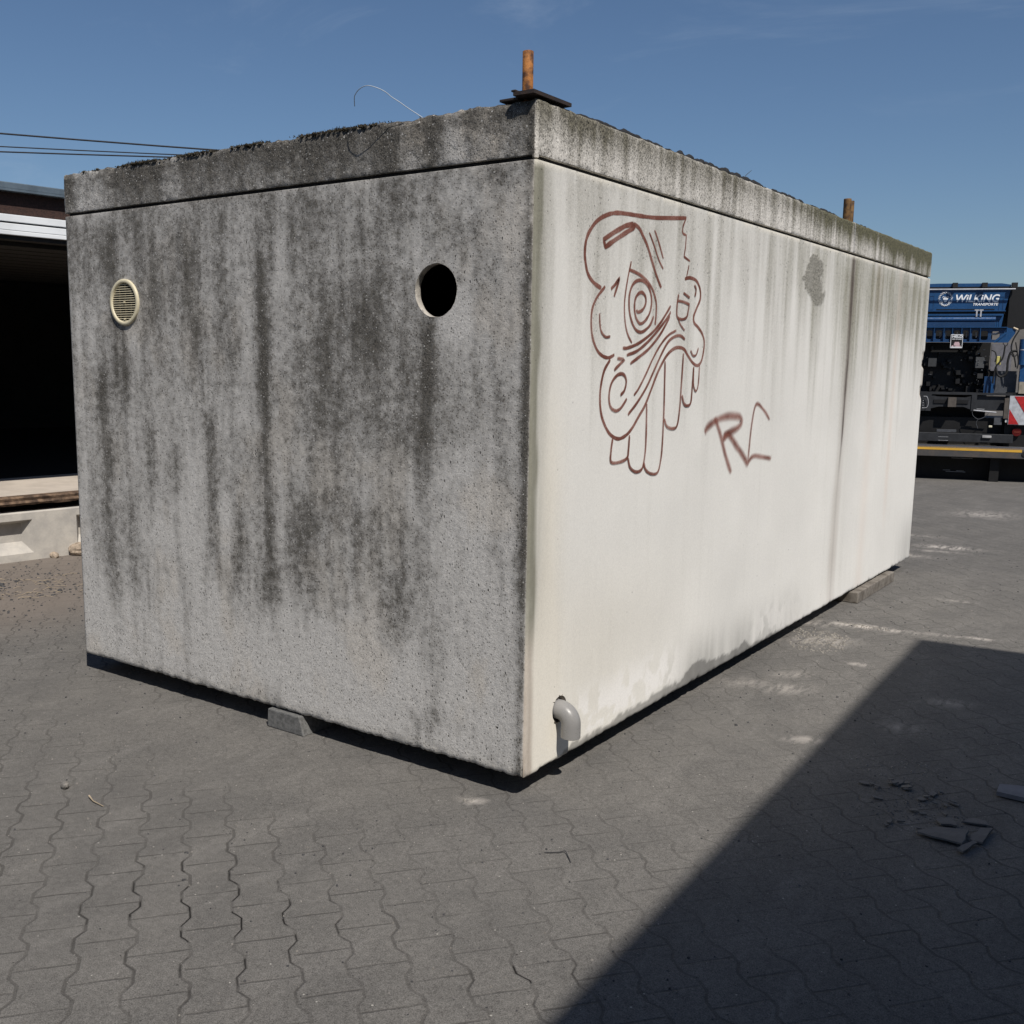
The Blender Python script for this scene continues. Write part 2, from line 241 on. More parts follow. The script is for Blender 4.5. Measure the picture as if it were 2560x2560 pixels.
STROKES=[
('a',11,[(1.186,2.116),(1.026,2.098),(0.882,2.083),(0.746,2.075),(0.654,2.071),(0.565,2.064),(0.493,2.048),(0.423,2.02),(0.373,1.982),(0.346,1.946),(0.337,1.9),(0.345,1.862),(0.364,1.825),(0.407,1.797),(0.467,1.779)]),
('a',9,[(0.497,1.788),(0.439,1.747),(0.404,1.703),(0.398,1.651),(0.41,1.599),(0.445,1.554),(0.489,1.531),(0.539,1.524),(0.586,1.535)]),
('a',10,[(0.554,1.517),(0.511,1.478),(0.489,1.43),(0.481,1.377),(0.492,1.317),(0.524,1.268),(0.571,1.229),(0.637,1.208),(0.702,1.218),(0.755,1.245),(0.807,1.288),(0.86,1.331),(0.912,1.395),(0.951,1.446),(0.992,1.491),(1.048,1.538),(1.107,1.565),(1.161,1.574),(1.218,1.567),(1.261,1.54),(1.314,1.51),(1.366,1.498),(1.406,1.517),(1.426,1.563),(1.428,1.605),(1.402,1.639),(1.356,1.665),(1.312,1.684),(1.304,1.711),(1.331,1.747),(1.365,1.789),(1.359,1.83),(1.318,1.864),(1.251,1.873),(1.196,1.865)]),
('p',7,[(1.186,2.119),(1.158,2.081),(1.153,2.058),(1.161,2.049),(1.193,2.046),(1.19,1.997),(1.179,1.956),(1.241,1.942)]),
('p',6,[(1.233,1.925),(1.211,1.87)]),
('p',13,[(0.491,1.926),(0.474,1.958),(0.558,1.994),(0.644,2.026),(0.708,2.039)]),
('a',11,[(0.708,2.041),(0.756,2.028),(0.792,2.002),(0.836,1.964),(0.883,1.906),(0.923,1.859),(0.971,1.812)]),
('p',13,[(0.486,1.931),(0.56,1.964),(0.646,2.0),(0.722,2.029)]),
('a',7,[(0.845,2.022),(0.892,1.975),(0.939,1.923),(0.983,1.889)]),
('a',7,[(0.891,2.036),(0.933,1.991),(0.98,1.93)]),
('p',9,[(0.541,1.782),(0.571,1.799),(0.607,1.828),(0.59,1.794),(0.567,1.755)]),
('a',7,[(0.699,1.897),(0.672,1.823),(0.654,1.738),(0.663,1.667),(0.687,1.619),(0.727,1.583)]),
('a',9,[(0.682,1.865),(0.763,1.854),(0.833,1.834),(0.892,1.801),(0.928,1.753),(0.932,1.702),(0.926,1.661)]),
('a',9,[(0.911,1.695),(0.876,1.656),(0.808,1.629),(0.752,1.639),(0.709,1.681),(0.692,1.728),(0.695,1.777),(0.725,1.815),(0.778,1.831),(0.834,1.822),(0.872,1.793),(0.887,1.751),(0.872,1.706),(0.832,1.673),(0.791,1.662),(0.756,1.682),(0.739,1.718),(0.743,1.755),(0.769,1.778),(0.802,1.784),(0.831,1.769),(0.834,1.742),(0.808,1.716),(0.767,1.706),(0.757,1.716)]),
('a',9,[(0.651,1.563),(0.691,1.564),(0.784,1.584),(0.893,1.625),(0.976,1.672),(1.067,1.744)]),
('a',9,[(0.686,1.536),(0.772,1.553),(0.867,1.592),(0.964,1.646),(1.048,1.701),(1.069,1.721)]),
('a',9,[(0.718,1.503),(0.788,1.528),(0.883,1.567),(0.98,1.627),(1.063,1.701)]),
('a',8,[(0.759,1.377),(0.798,1.403),(0.857,1.459),(0.916,1.523),(0.984,1.582),(1.055,1.623),(1.13,1.645)]),
('a',9,[(0.713,1.301),(0.788,1.346),(0.868,1.408),(0.934,1.478),(1.002,1.55),(1.058,1.597),(1.125,1.621),(1.18,1.623),(1.221,1.609)]),
('a',7,[(0.458,1.688),(0.463,1.647),(0.477,1.619),(0.509,1.602),(0.546,1.604)]),
('p',9,[(0.609,1.523),(0.668,1.518),(0.586,1.478)]),
('a',9,[(0.644,1.38),(0.676,1.398),(0.689,1.435),(0.665,1.46),(0.619,1.46),(0.57,1.43),(0.551,1.382),(0.563,1.339),(0.603,1.32),(0.648,1.328),(0.699,1.364)]),
('a',8,[(1.139,1.797),(1.128,1.75),(1.133,1.704),(1.181,1.694),(1.228,1.705),(1.243,1.736),(1.25,1.761)]),
('a',8,[(1.131,1.77),(1.189,1.768),(1.253,1.76)]),
('a',8,[(1.186,1.806),(1.252,1.788)]),
('a',6,[(1.141,1.698),(1.167,1.672),(1.213,1.647)]),
('a',8,[(1.295,1.846),(1.314,1.827),(1.305,1.796)]),
('a',7,[(1.283,1.564),(1.31,1.542),(1.344,1.545),(1.366,1.576)]),
('a',9,[(0.591,1.213),(0.581,1.167),(0.584,1.12),(0.656,1.115),(0.716,1.127),(0.727,1.158),(0.732,1.218)]),
('a',9,[(0.725,1.126),(0.746,1.087),(0.796,1.065),(0.845,1.069),(0.867,1.097),(0.88,1.175),(0.876,1.34)]),
('a',9,[(0.867,1.097),(0.888,1.066),(0.941,1.045),(1.001,1.047),(1.027,1.099),(1.036,1.166),(1.039,1.3),(1.035,1.432),(1.032,1.515)]),
('a',9,[(1.045,1.273),(1.075,1.238),(1.139,1.227),(1.177,1.241),(1.195,1.309),(1.202,1.404),(1.211,1.55)]),
('a',9,[(1.213,1.37),(1.233,1.335),(1.267,1.322),(1.307,1.333),(1.317,1.396),(1.324,1.493)]),
('a',7,[(1.324,1.493),(1.329,1.416),(1.356,1.385),(1.38,1.412),(1.386,1.5)]),
('r',22,[(1.477,1.192),(1.519,1.219),(1.617,1.245),(1.748,1.258),(1.888,1.25),(1.922,1.225),(1.875,1.196),(1.74,1.172),(1.695,1.144)]),
('r',24,[(1.703,1.159),(1.769,1.167),(1.866,1.112),(1.955,1.06),(2.047,0.998)]),
('r',20,[(1.587,1.26),(1.663,1.176),(1.743,1.066),(1.823,0.975)]),
('r',13,[(2.315,1.218),(2.227,1.27),(2.111,1.306),(2.061,1.204),(2.034,1.015)]),
('r',16,[(2.034,1.015),(2.106,1.042),(2.241,1.029),(2.37,1.012)]),
]
LDARK= [(-2.379,2.111,1.822,0.106,0.5),(-2.44,1.44,0.234,0.047,0.55),(-2.362,1.687,1.29,0.066,0.3),(-2.254,1.623,1.293,0.036,0.65),(-2.309,0.85,0.404,0.101,0.25),(-2.068,2.079,1.707,0.122,0.33),(-1.881,2.135,1.634,0.087,0.3),(-1.803,2.04,1.679,0.05,0.3),(-1.303,2.259,1.884,0.074,0.55),(-1.338,1.928,1.454,0.041,0.95),(-1.334,1.542,1.009,0.032,0.85),(-1.323,1.101,0.399,0.036,0.85),(-1.279,0.651,0.442,0.033,0.5),(-1.661,1.246,0.517,0.046,0.75),(-1.694,1.677,1.218,0.056,0.3),(-1.932,1.114,0.818,0.057,0.42),(-1.921,0.796,0.496,0.034,0.3),(-1.494,0.895,0.505,0.031,0.5),(-2.12,0.523,0.315,0.04,0.15),(-2.087,1.202,0.804,0.039,0.3),(-0.74,1.841,1.199,0.229,0.5),(-0.871,1.745,1.461,0.112,0.3),(-0.689,1.303,1.058,0.256,0.38),(-0.451,1.658,1.428,0.032,0.85),(-0.467,1.467,1.074,0.045,0.5),(-0.537,1.544,1.149,0.102,0.3),(-1.027,0.968,0.435,0.103,0.4),(-0.641,0.708,0.378,0.076,0.42),(-0.964,1.271,0.821,0.132,0.3),(-0.564,2.171,2.012,0.095,0.45),(-0.248,2.168,2.097,0.204,0.42),(-0.287,2.02,1.921,0.104,0.3),(-0.775,2.094,1.92,0.027,0.5),(-0.816,2.0,1.863,0.022,0.4),(-0.979,2.169,1.91,0.142,0.4),(-1.122,2.182,1.876,0.077,0.38),(-0.148,1.869,1.708,0.111,0.22),(-0.328,1.582,1.278,0.12,0.2),(-2.589,2.137,1.792,0.094,0.45),(-1.583,1.675,1.223,0.048,0.22),(-1.488,1.586,0.998,0.054,0.15),(-0.367,0.165,0.07,0.179,0.35),(-1.148,0.891,0.621,0.044,0.4),(-0.807,0.944,0.513,0.057,0.3),(-2.554,1.026,0.383,0.044,0.2)]
LLITE= [(-1.821,1.839,1.599,0.198,0.5),(-2.024,1.493,1.13,0.077,0.55),(-2.371,1.589,1.112,0.029,0.5),(-2.188,1.636,0.945,0.036,0.55),(-1.807,1.072,0.46,0.081,0.55),(-0.454,1.949,1.847,0.147,0.4),(-0.293,1.876,1.469,0.047,0.35),(-0.066,2.178,1.253,0.03,0.5),(-0.544,1.169,0.926,0.093,0.5),(-0.606,1.777,1.622,0.046,0.5),(-1.017,1.739,1.626,0.07,0.5),(-2.626,1.79,0.005,0.04,0.45),(-1.498,2.15,1.762,0.059,0.3),(-1.477,1.761,1.586,0.132,0.35),(-1.17,0.276,0.112,0.287,0.3),(-1.517,0.345,0.15,0.694,0.3),(-0.493,0.356,0.036,0.421,0.35),(-0.222,1.091,0.094,0.144,0.35),(-1.71,0.464,0.042,0.799,0.3)]
RDARK= [(0.557,2.255,2.17,0.247,0.4),(0.372,2.227,2.007,0.077,0.3),(0.742,2.027,1.764,0.063,0.22),(0.901,2.023,1.857,0.057,0.25),(1.394,2.141,1.893,0.08,0.25),(1.169,2.138,1.965,0.063,0.25),(1.801,2.115,1.824,0.117,0.25),(2.178,2.179,1.846,0.088,0.2),(2.656,2.175,1.872,0.118,0.25),(2.983,2.12,1.773,0.111,0.3),(3.498,2.09,0.11,0.13,0.3),(3.767,2.295,0.057,0.161,0.35),(4.248,2.128,1.823,0.279,0.4),(4.975,2.107,1.702,0.418,0.45),(5.391,2.096,1.473,0.196,0.3),(4.031,2.142,1.473,0.121,0.25),(3.359,1.094,0.496,0.105,0.15),(0.224,2.116,1.991,0.036,0.2)]
SHARDS= [[(1.021,1.026),(1.071,1.059),(1.072,1.031),(1.058,0.991),(1.042,0.997)],[(1.006,0.834),(1.048,0.839),(1.05,0.825),(1.019,0.819)],[(1.15,0.918),(1.158,0.934),(1.183,0.921),(1.174,0.903),(1.154,0.904)],[(1.17,0.963),(1.204,0.932),(1.183,0.937)],[(1.182,1.018),(1.202,1.011),(1.196,0.969),(1.173,0.973)],[(1.236,0.921),(1.255,0.923),(1.257,0.898)],[(1.25,0.956),(1.29,0.95),(1.289,0.933),(1.25,0.946)],[(1.182,0.79),(1.213,0.788),(1.194,0.776)],[(1.247,0.845),(1.273,0.829),(1.27,0.817)],[(1.111,0.641),(1.126,0.663),(1.127,0.629),(1.117,0.631)],[(1.134,0.678),(1.166,0.678),(1.141,0.664)],[(1.104,0.612),(1.127,0.615),(1.121,0.601)],[(1.205,0.66),(1.229,0.65),(1.21,0.645)],[(1.248,0.751),(1.29,0.798),(1.316,0.759),(1.323,0.736),(1.273,0.721)],[(1.217,0.608),(1.263,0.681),(1.366,0.717),(1.367,0.588),(1.222,0.599)],[(1.325,0.795),(1.352,0.855),(1.39,0.854),(1.426,0.81),(1.374,0.804)],[(1.388,0.767),(1.428,0.792),(1.418,0.649),(1.378,0.653)],[(1.359,0.543),(1.392,0.642),(1.407,0.636),(1.38,0.533)],[(1.381,1.127),(1.376,1.218),(1.474,1.264),(1.493,1.126)]]
# ------------------------------------------------------------ ground
def axis_pts(a, b, st, far):
    core = list(np.arange(a, b+1e-6, st)); l = []; d = st; x = a
    while x > -far: d *= 1.35; x -= d; l.append(x)
    r = []; d = st; x = core[-1]
    while x < far: d *= 1.35; x += d; r.append(x)
    return np.array(l[::-1]+core+r)
gx = axis_pts(-7.0, 3.0, 0.05, 600); gy = axis_pts(-2.6, 8.0, 0.05, 600)
X, Y = np.meshgrid(gx, gy, indexing='ij')
gz = np.full_like(X, GZ)+(fbm(X*.9, Y*.9, 5, 3)-.5)*0.004*((np.abs(X) < 12) & (np.abs(Y) < 12))
dust = np.zeros_like(X)
for (cx, cy, rx, ry, ang, s) in [(.26, 3.46, .26, .045, .12, 1.0), (.33, 3.49, .10, .04, .2, .8), (.46, 3.51, .05, .02, 0, .9), (.60, 3.53, .06, .018, .1, 1), (.72, 3.56, .06, .018, .1, .8), (.88, 3.60, .08, .018, .1, .8),
      (-.03, 3.33, .10, .03, 0, .7), (.04, 6.88, .20, .10, .2, 1), (-.03, 6.6, .25, .05, .2, .5), (-.28, 6.24, .3, .08, .1, .6), (.29, 1.93, .12, .07, .6, .42), (.60, 1.28, .07, .035, .3, .6), (.09, 1.9, .12, .07, .5, .35),
      (.14, 2.95, .16, .10, .6, .55), (-.166, -.105, .028, .016, 0, 1), (.467, 2.6, .05, .03, .3, .7), (-1.2, -.02, .03, .012, .4, 1), (.25, 2.2, .10, .04, .8, .5), (-.5, 7.4, .3, .05, .1, .5), (.55, 4.6, .12, .03, .1, .4), (-.1, 9.4, .3, .08, .1, .5), (1.0, 2.2, .10, .05, .4, .4), (.9, 1.7, .07, .05, .4, .4)]:
    dx = (X-cx)*math.cos(ang)+(Y-cy)*math.sin(ang); dy = -(X-cx)*math.sin(ang)+(Y-cy)*math.cos(ang)
    dust = np.maximum(dust, s*np.exp(-(dx/rx)**2-(dy/ry)**2))
smear = .8*ss(.52, .74, fbm(X*1.1+Y*.3, Y*1.6, 9, 4))*.75
smear = np.maximum(smear, np.exp(-((X+1.3)/1.6)**2-((Y+.35)/.3)**2)*.9); smear = np.maximum(smear, np.exp(-((X-.45)/.5)**2-((Y-1.2)/1.3)**2)*.6)
brown = ss(-3.2, -4.3, X)*ss(-.8, .6, Y)
nx, ny = X.shape
idx = np.arange(nx*ny).reshape(nx, ny)
fs = np.stack([idx[:-1, :-1], idx[1:, :-1], idx[1:, 1:], idx[:-1, 1:]], -1).reshape(-1, 4)
def np_mesh(name, co, fs, mat, parent=None, attrs=(), smooth=True):
    me = bpy.data.meshes.new(name); me.from_pydata(co.tolist(), [], fs.tolist() if hasattr(fs, 'tolist') else fs); me.update()
    me.polygons.foreach_set('use_smooth', [smooth]*len(me.polygons)); me.materials.append(mat)
    for an, arr in attrs:
        a = me.attributes.new(an, 'FLOAT_COLOR', 'POINT'); a.data.foreach_set('color', np.ascontiguousarray(arr, dtype=np.float32).ravel())
    return new_obj(name, me, parent)
gapz = np.exp(-((X+.30)/.42)**4-((Y+1.2)/.28)**4)+np.exp(-((X-.60)/.12)**4-((Y+.9)/.12)**4)
g = np.stack([dust, smear, brown, np.clip(gapz, 0, 1)], -1).reshape(-1, 4)
tag(np_mesh('ground', np.stack([X, Y, gz], -1).reshape(-1, 3), fs, MP, None, [('g', g)]), kind='structure')

# ------------------------------------------------------------ the concrete container
BW, BL, HG, HT = 2.6976, 5.6189, 2.178, 2.3667
ROOT = thing('concrete_station', 'big weathered grey concrete box with brown marker face drawn on its bright long side', 'concrete box', (-BW/2, BL/2, 0))
RO = Vector(ROOT.location)
R = 0.016
per = []      # x, y, nx, ny, side (0 left/front, 1 corner, 2 right/long, 3 rest)
for x in np.linspace(-BW+R, -R, 250): per.append((x, 0, 0, -1, 0))
for k in range(1, 5): a = math.radians(-90+18*k); per.append((-R+R*math.cos(a), R+R*math.sin(a), math.cos(a), math.sin(a), 1))
for y in np.linspace(R, BL-R, 420): per.append((0, y, 1, 0, 2))
for k in range(1, 4): a = math.radians(22.5*k); per.append((-R+R*math.cos(a), BL-R+R*math.sin(a), math.cos(a), math.sin(a), 3))
for x in np.linspace(-R, -BW+R, 14): per.append((x, BL, 0, 1, 3))
for y in np.linspace(BL-R, R, 14): per.append((-BW, y, -1, 0, 3))
for k in range(1, 3): a = math.radians(180+30*k); per.append((-BW+R+R*math.cos(a), R+R*math.sin(a), math.cos(a), math.sin(a), 3))
per = np.array(per); NP = len(per)
def shell(rows):
    """rows: (z, inset) -> arrays"""
    rows = np.array(rows); Z = np.repeat(rows[:, 0][:, None], NP, 1); I = np.repeat(rows[:, 1][:, None], NP, 1)
    PX = np.repeat(per[None, :, 0], len(rows), 0); PY = np.repeat(per[None, :, 1], len(rows), 0)
    return PX, PY, Z, I
def stain_highlight_layers(PX, PY, Z, slab):
    side = np.repeat(per[None, :, 4], Z.shape[0], 0); A = np.zeros(Z.shape+(4,)); S = np.zeros(Z.shape+(4,)); A[..., 3] = 1
    left = (side == 0) | (side == 1) & (PX < -R*.45); U = np.where((side <= 0) | left, PX, PY)
    # --- front (grey, dirty) face
    def field(lst, wob, sd):
        keep = np.ones(Z.shape)
        for i, (c, z1, z0, hw, s) in enumerate(lst):
            w = c+(vn(Z*4.0, Z*0+i*3.7, sd)-.5)*hw*wob; ww = hw*(.75+.5*vn(Z*6, Z*0+i*1.3, sd+3))
            f = np.exp(-np.abs((U-w)/ww)**2.4); e = min(.11, (z1-z0)*.35)
            wz = (vn(U*30, U*0+i, sd+5)-.5)*.12
            f = f*ss(z0-e, z0+e, Z+wz)*(1-ss(z1-e*.5, z1+e*.5, Z+wz*.4)); keep = keep*(1-np.clip(f*s, 0, 1))
        return 1-keep
    dk = field(LDARK, 1.1, 11); lt = field(LLITE, 1.1, 31)
    st1 = fbm(U*9, Z*1.3, 41, 5); st2 = fbm(U*26, Z*2.6, 43, 4); blo = fbm(U*3.2, Z*3.6, 47, 5); fin = fbm(U*38, Z*38, 49, 3)
    up = ss(.1, 2.1, Z)
    mid = np.exp(-((U+.75)/.62)**2-((Z-.75)/.55)**2)*.16+np.exp(-((U+2.42)/.22)**2-((Z-.7)/.5)**2)*.14+.16*ss(.9, 2.1, Z)*ss(-.9, -1.6, U)
    D = dk*.68+mid+(.24*ss(-.1, 2.0, Z)+.085)+(blo-.5)*.78*(.6+.4*up)+(st1-.5)*.52+(st2-.5)*.60-lt*.34*(1-.8*dk)
    D = D-ss(.55, .1, Z)*.06+(fin-.5)*.34
    D = np.clip(D, .004, .97)
    lightc = np.array((.49, .476, .452)); darkc = np.array((.098, .091, .081))
    if slab:
        top = ss(2.2, 2.36, Z); D = np.clip(.60+.30*top+(st1-.5)*1.0+(blo-.5)*.7+(fin-.5)*.3+.25*np.exp(-((U+1.0)/.6)**2)-.25*np.exp(-((U+.25)/.2)**2)*(1-top), 0, 1)
        darkc = np.array((.078, .069, .055))
    cl = lightc*(1+0*D[..., None])
    br = (ss(.55, .75, fbm(U*5, Z*3, 55, 4))*(.5 if slab else .22))[..., None]; cl = cl*(1-br*np.array((.0, .12, .28)))
    if not slab:
        w = ss(2.150, 2.162, Z)*ss(.25, .55, fbm(U*8, Z*0, 61, 3)); cl = cl*(1-w[..., None]*.8)+np.array((.46, .44, .41))*w[..., None]*.8  # highlight on the groove's lower lip, painted into the colour
        w = ss(.06, .01, Z+(fin-.5)*.04); cl = cl*(1-w[..., None]*.5)+np.array((.44, .42, .38))*w[..., None]*.5
    ol = np.exp(-((U+.022)/.020)**2)*.85*ss(2.4, 1.9, Z)*(.7+.6*vn(U*60, Z*12, 62)); D = np.clip(D+ol*.7, 0, .97)
    A[..., :3] = cl; A[..., 3] = 1-D
    low = ss(1.0, .1, Z)
    S[..., 0] = .34+.60*D+(.25 if slab else 0); S[..., 1] = .14+.34*D; S[..., 2] = .12+.26*low*(.4+1.2*fbm(U*3, Z*3, 66, 3))+.10*(1-D); S[..., 3] = (1.1 if slab else .50+.3*D)
    # --- long side (bright)
    U = PY; ndk = field(RDARK, .6, 71) if not slab else np.zeros(Z.shape)
    q1 = fbm(U*16, Z*1.1, 81, 5); q2 = fbm(U*42, Z*2.2, 83, 4); q3 = fbm(U*2.1, Z*2.4, 85, 4); q4 = fbm(U*40, Z*40, 87, 3)
    far = ss(1.8, 3.6, U)
    if slab:
        D = np.clip(.24+.50*ss(2.22, 2.36, Z)*(1+.4*far)+.30*far*ss(2.15, 2.35, Z)+(q1-.5)*1.15+(q2-.5)*.7+(q4-.5)*.3+.35*np.exp(-((U-.35)/.3)**2)*ss(2.2, 2.33, Z)+.3*ss(4.2, 4.5, U)-.28*np.exp(-((U-2.4)/.25)**2), 0, 1)
        gr = np.clip(far*.7+.25, 0, 1)[..., None]; c0 = np.array((.62, .595, .55)); c1 = np.array((.15, .138, .112))*(1-gr)+np.array((.112, .108, .064))*gr
        cr = c0+(c1-c0)*D[..., None]
        seam = np.exp(-((U-3.60)/.012)**2)[..., None]; cr = cr*(1-seam*.6)+np.array((.42, .41, .42))*seam*.6
    else:
        run = ss(1.15, 2.17, Z-(.35*far)*0+(fbm(U*12, Z*0, 91, 4)-.5)*1.1*1.0+(far*.15))
        D = np.clip(run**1.5*.46*(.9+.25*far)+(q1-.5)*(.22+.75*run)+(q2-.5)*(.10+.35*run)+ndk*.55*ss(.75, 1.9, Z+.0)+ndk*.12, 0, 1)
        gr = np.clip(far*.6+.2, 0, 1)[..., None]; c0 = np.array((.725, .712, .672)); c1 = np.array((.33, .315, .28))*(1-gr)+np.array((.27, .262, .20))*gr
        cr = c0+(c1-c0)*D[..., None]; cr = cr*(1+(q3-.5)*.16+(q1-.5)*.05)[..., None]
        # yellow bloom beside the near corner and low down
        yl = (np.exp(-((U-.13)/.09)**2)*ss(1.7, 1.0, Z)+ss(.9, .35, Z)*ss(1.9, .3, U)*.7)[..., None]*.9; cr = cr*(1-np.clip(yl, 0, 1)*(.0, .03, .09))
        # soft grey along the arris
        ga = ss(.058, .030, U+(vn(U*0, Z*7, 63)-.5)*.02)+.35*np.exp(-((U-.06)/.05)**2)*ss(.25, .9, Z); ga = np.clip(ga*(.80+.5*(fbm(U*60, Z*5, 64, 4)-.5)), 0, .92)[..., None]; gc = np.array((.20, .195, .15))+(np.array((.40, .345, .29))-np.array((.20, .195, .15)))*ss(.62, .40, Z)[..., None]; cr = cr*(1-ga)+gc*ga
        # seam where two castings meet
        sp = np.interp(Z, [0, .3, .7, 1.05, 1.47, 1.92, 2.17], [3.575, 3.568, 3.570, 3.603, 3.620, 3.619, 3.617])+(vn(Z*9, Z*0, 95)-.5)*.006
        band = (np.exp(-np.abs((U-sp)/.085)**4)*.30*(.7+.6*vn(Z*3, Z*0, 96)))[..., None]; cr = cr*(1-band*(.55, .62, .66))
        ln = np.exp(-((U-sp)/(.017+.010*ss(1.0, 2.1, Z)))**2)*(.16+.95*ss(.75, 1.2, Z)*(.55+.6*vn(Z*14, Z*0, 97)))+np.exp(-((U-sp+.03)/.012)**2)*.25*ss(.9, 1.4, Z); ln = np.clip(ln, 0, .9)[..., None]; cr = cr*(1-ln)+np.array((.085, .065, .055))*ln
        # rusty tinge streaks far right
        rt = (np.exp(-((U-4.75)/.05)**2)*.16*ss(.2, .8, Z)+np.exp(-((U-4.2)/.09)**2)*.10)[..., None]; cr = cr*(1-rt*(.15, .5, .7))
        # damp foot with ragged upper line
        dh = np.interp(U, [.2, .35, .6, .8, 1.0, 1.2, 1.34, 1.42, 1.55, 1.7, 1.95, 2.05, 2.12, 2.2, 2.36, 2.5, 2.8, 3.3, 5.6], [.0, .035, .035, .045, .048, .045, .045, .075, .09, .062, .050, .055, .075, .025, .01, .03, .0, -.02, -.02])+(fbm(U*22, Z*0, 101, 4)-.5)*.035
        dm = ss(dh+.006, dh-.006, Z)*ss(.2, .3, U)*(U < 5)
        dsf = ss(.32, .02, Z)*ss(1.0, 1.5, U)*ss(3.3, 2.4, U)*(.25+.7*(q1-.2)); dsf = np.clip(dsf, 0, .5)[..., None]; cr = cr*(1-dsf*.75)
        # flaking white bloom above it
        fl = ss(.46, .53, fbm(U*14, Z*11, 103, 5))*(ss(dh, dh+.03, Z)*ss(dh+.25, dh+.10, Z))*ss(.22, .4, U)*(ss(1.5, 1.1, U)+.45*ss(2.1, 2.35, U)*ss(3.2, 2.6, U)); fl = np.clip(fl, 0, 1)[..., None]
        cr = cr*(1-fl*.9)+np.array((.82, .80, .765))*fl*.9; cr = cr*(1-.55*dm[..., None])-.0
        gb = (ss(.5, .1, Z)*ss(4.9, 5.5, U)*.4*(.6+.8*q2))[..., None]; cr = cr*(1-gb*.7)
        w = ss(2.150, 2.162, Z)*ss(.2, .5, fbm(U*9, Z*0, 105, 3)); cr = cr*(1-w[..., None]*.75)+np.array((.74, .70, .61))*w[..., None]*.75  # same painted lip highlight on the long side
        # scraped oval patch
        py = 2.90+.22*(2.0-Z)+.03*np.sin(Z*31); pw = .165*np.sqrt(np.clip(1-((Z-1.965+.06*(fbm(U*9, U*0, 108, 3)-.5))/.135)**2, 0, 1))*(1+.9*(fbm(U*5, Z*11, 107, 4)-.5)); pt = ss(.015, -.01, np.abs(U-py)-pw+(q4-.5)*.05)*(pw > 0)
        pt = pt[..., None]; cr = cr*(1-pt*.92)+np.array((.27, .26, .225))*pt*.92
        chp = (ss(.10, .02, np.abs(U-BL))*ss(1.24, 1.28, Z)*ss(1.64, 1.60, Z))[..., None]; cr = cr*(1-chp*.6)+np.array((.30, .25, .20))*chp*.6
    right = (side >= 2) | (side == 1) & ~left
    A[..., :3] = np.where(right[..., None], np.clip(cr, .02, .85), A[..., :3]); A[..., 3] = np.where(right, 1, A[..., 3])
    if slab: s0, s1, s2, s3 = .35+.65*D, .08*D, .35+.55*D*(U < 3.3), .5+.2*D
    else:
        pp = pt[..., 0]; s0, s1, s2, s3 = .07+.30*D+.45*pp, .02*D, .004+.03*D*ss(1.7, 2.1, Z)+.3*pp, .10+.2*D+.6*pp
    for i, q in enumerate((s0, s1, s2, s3)): S[..., i] = np.where(right, q, S[..., i])
    return A, S
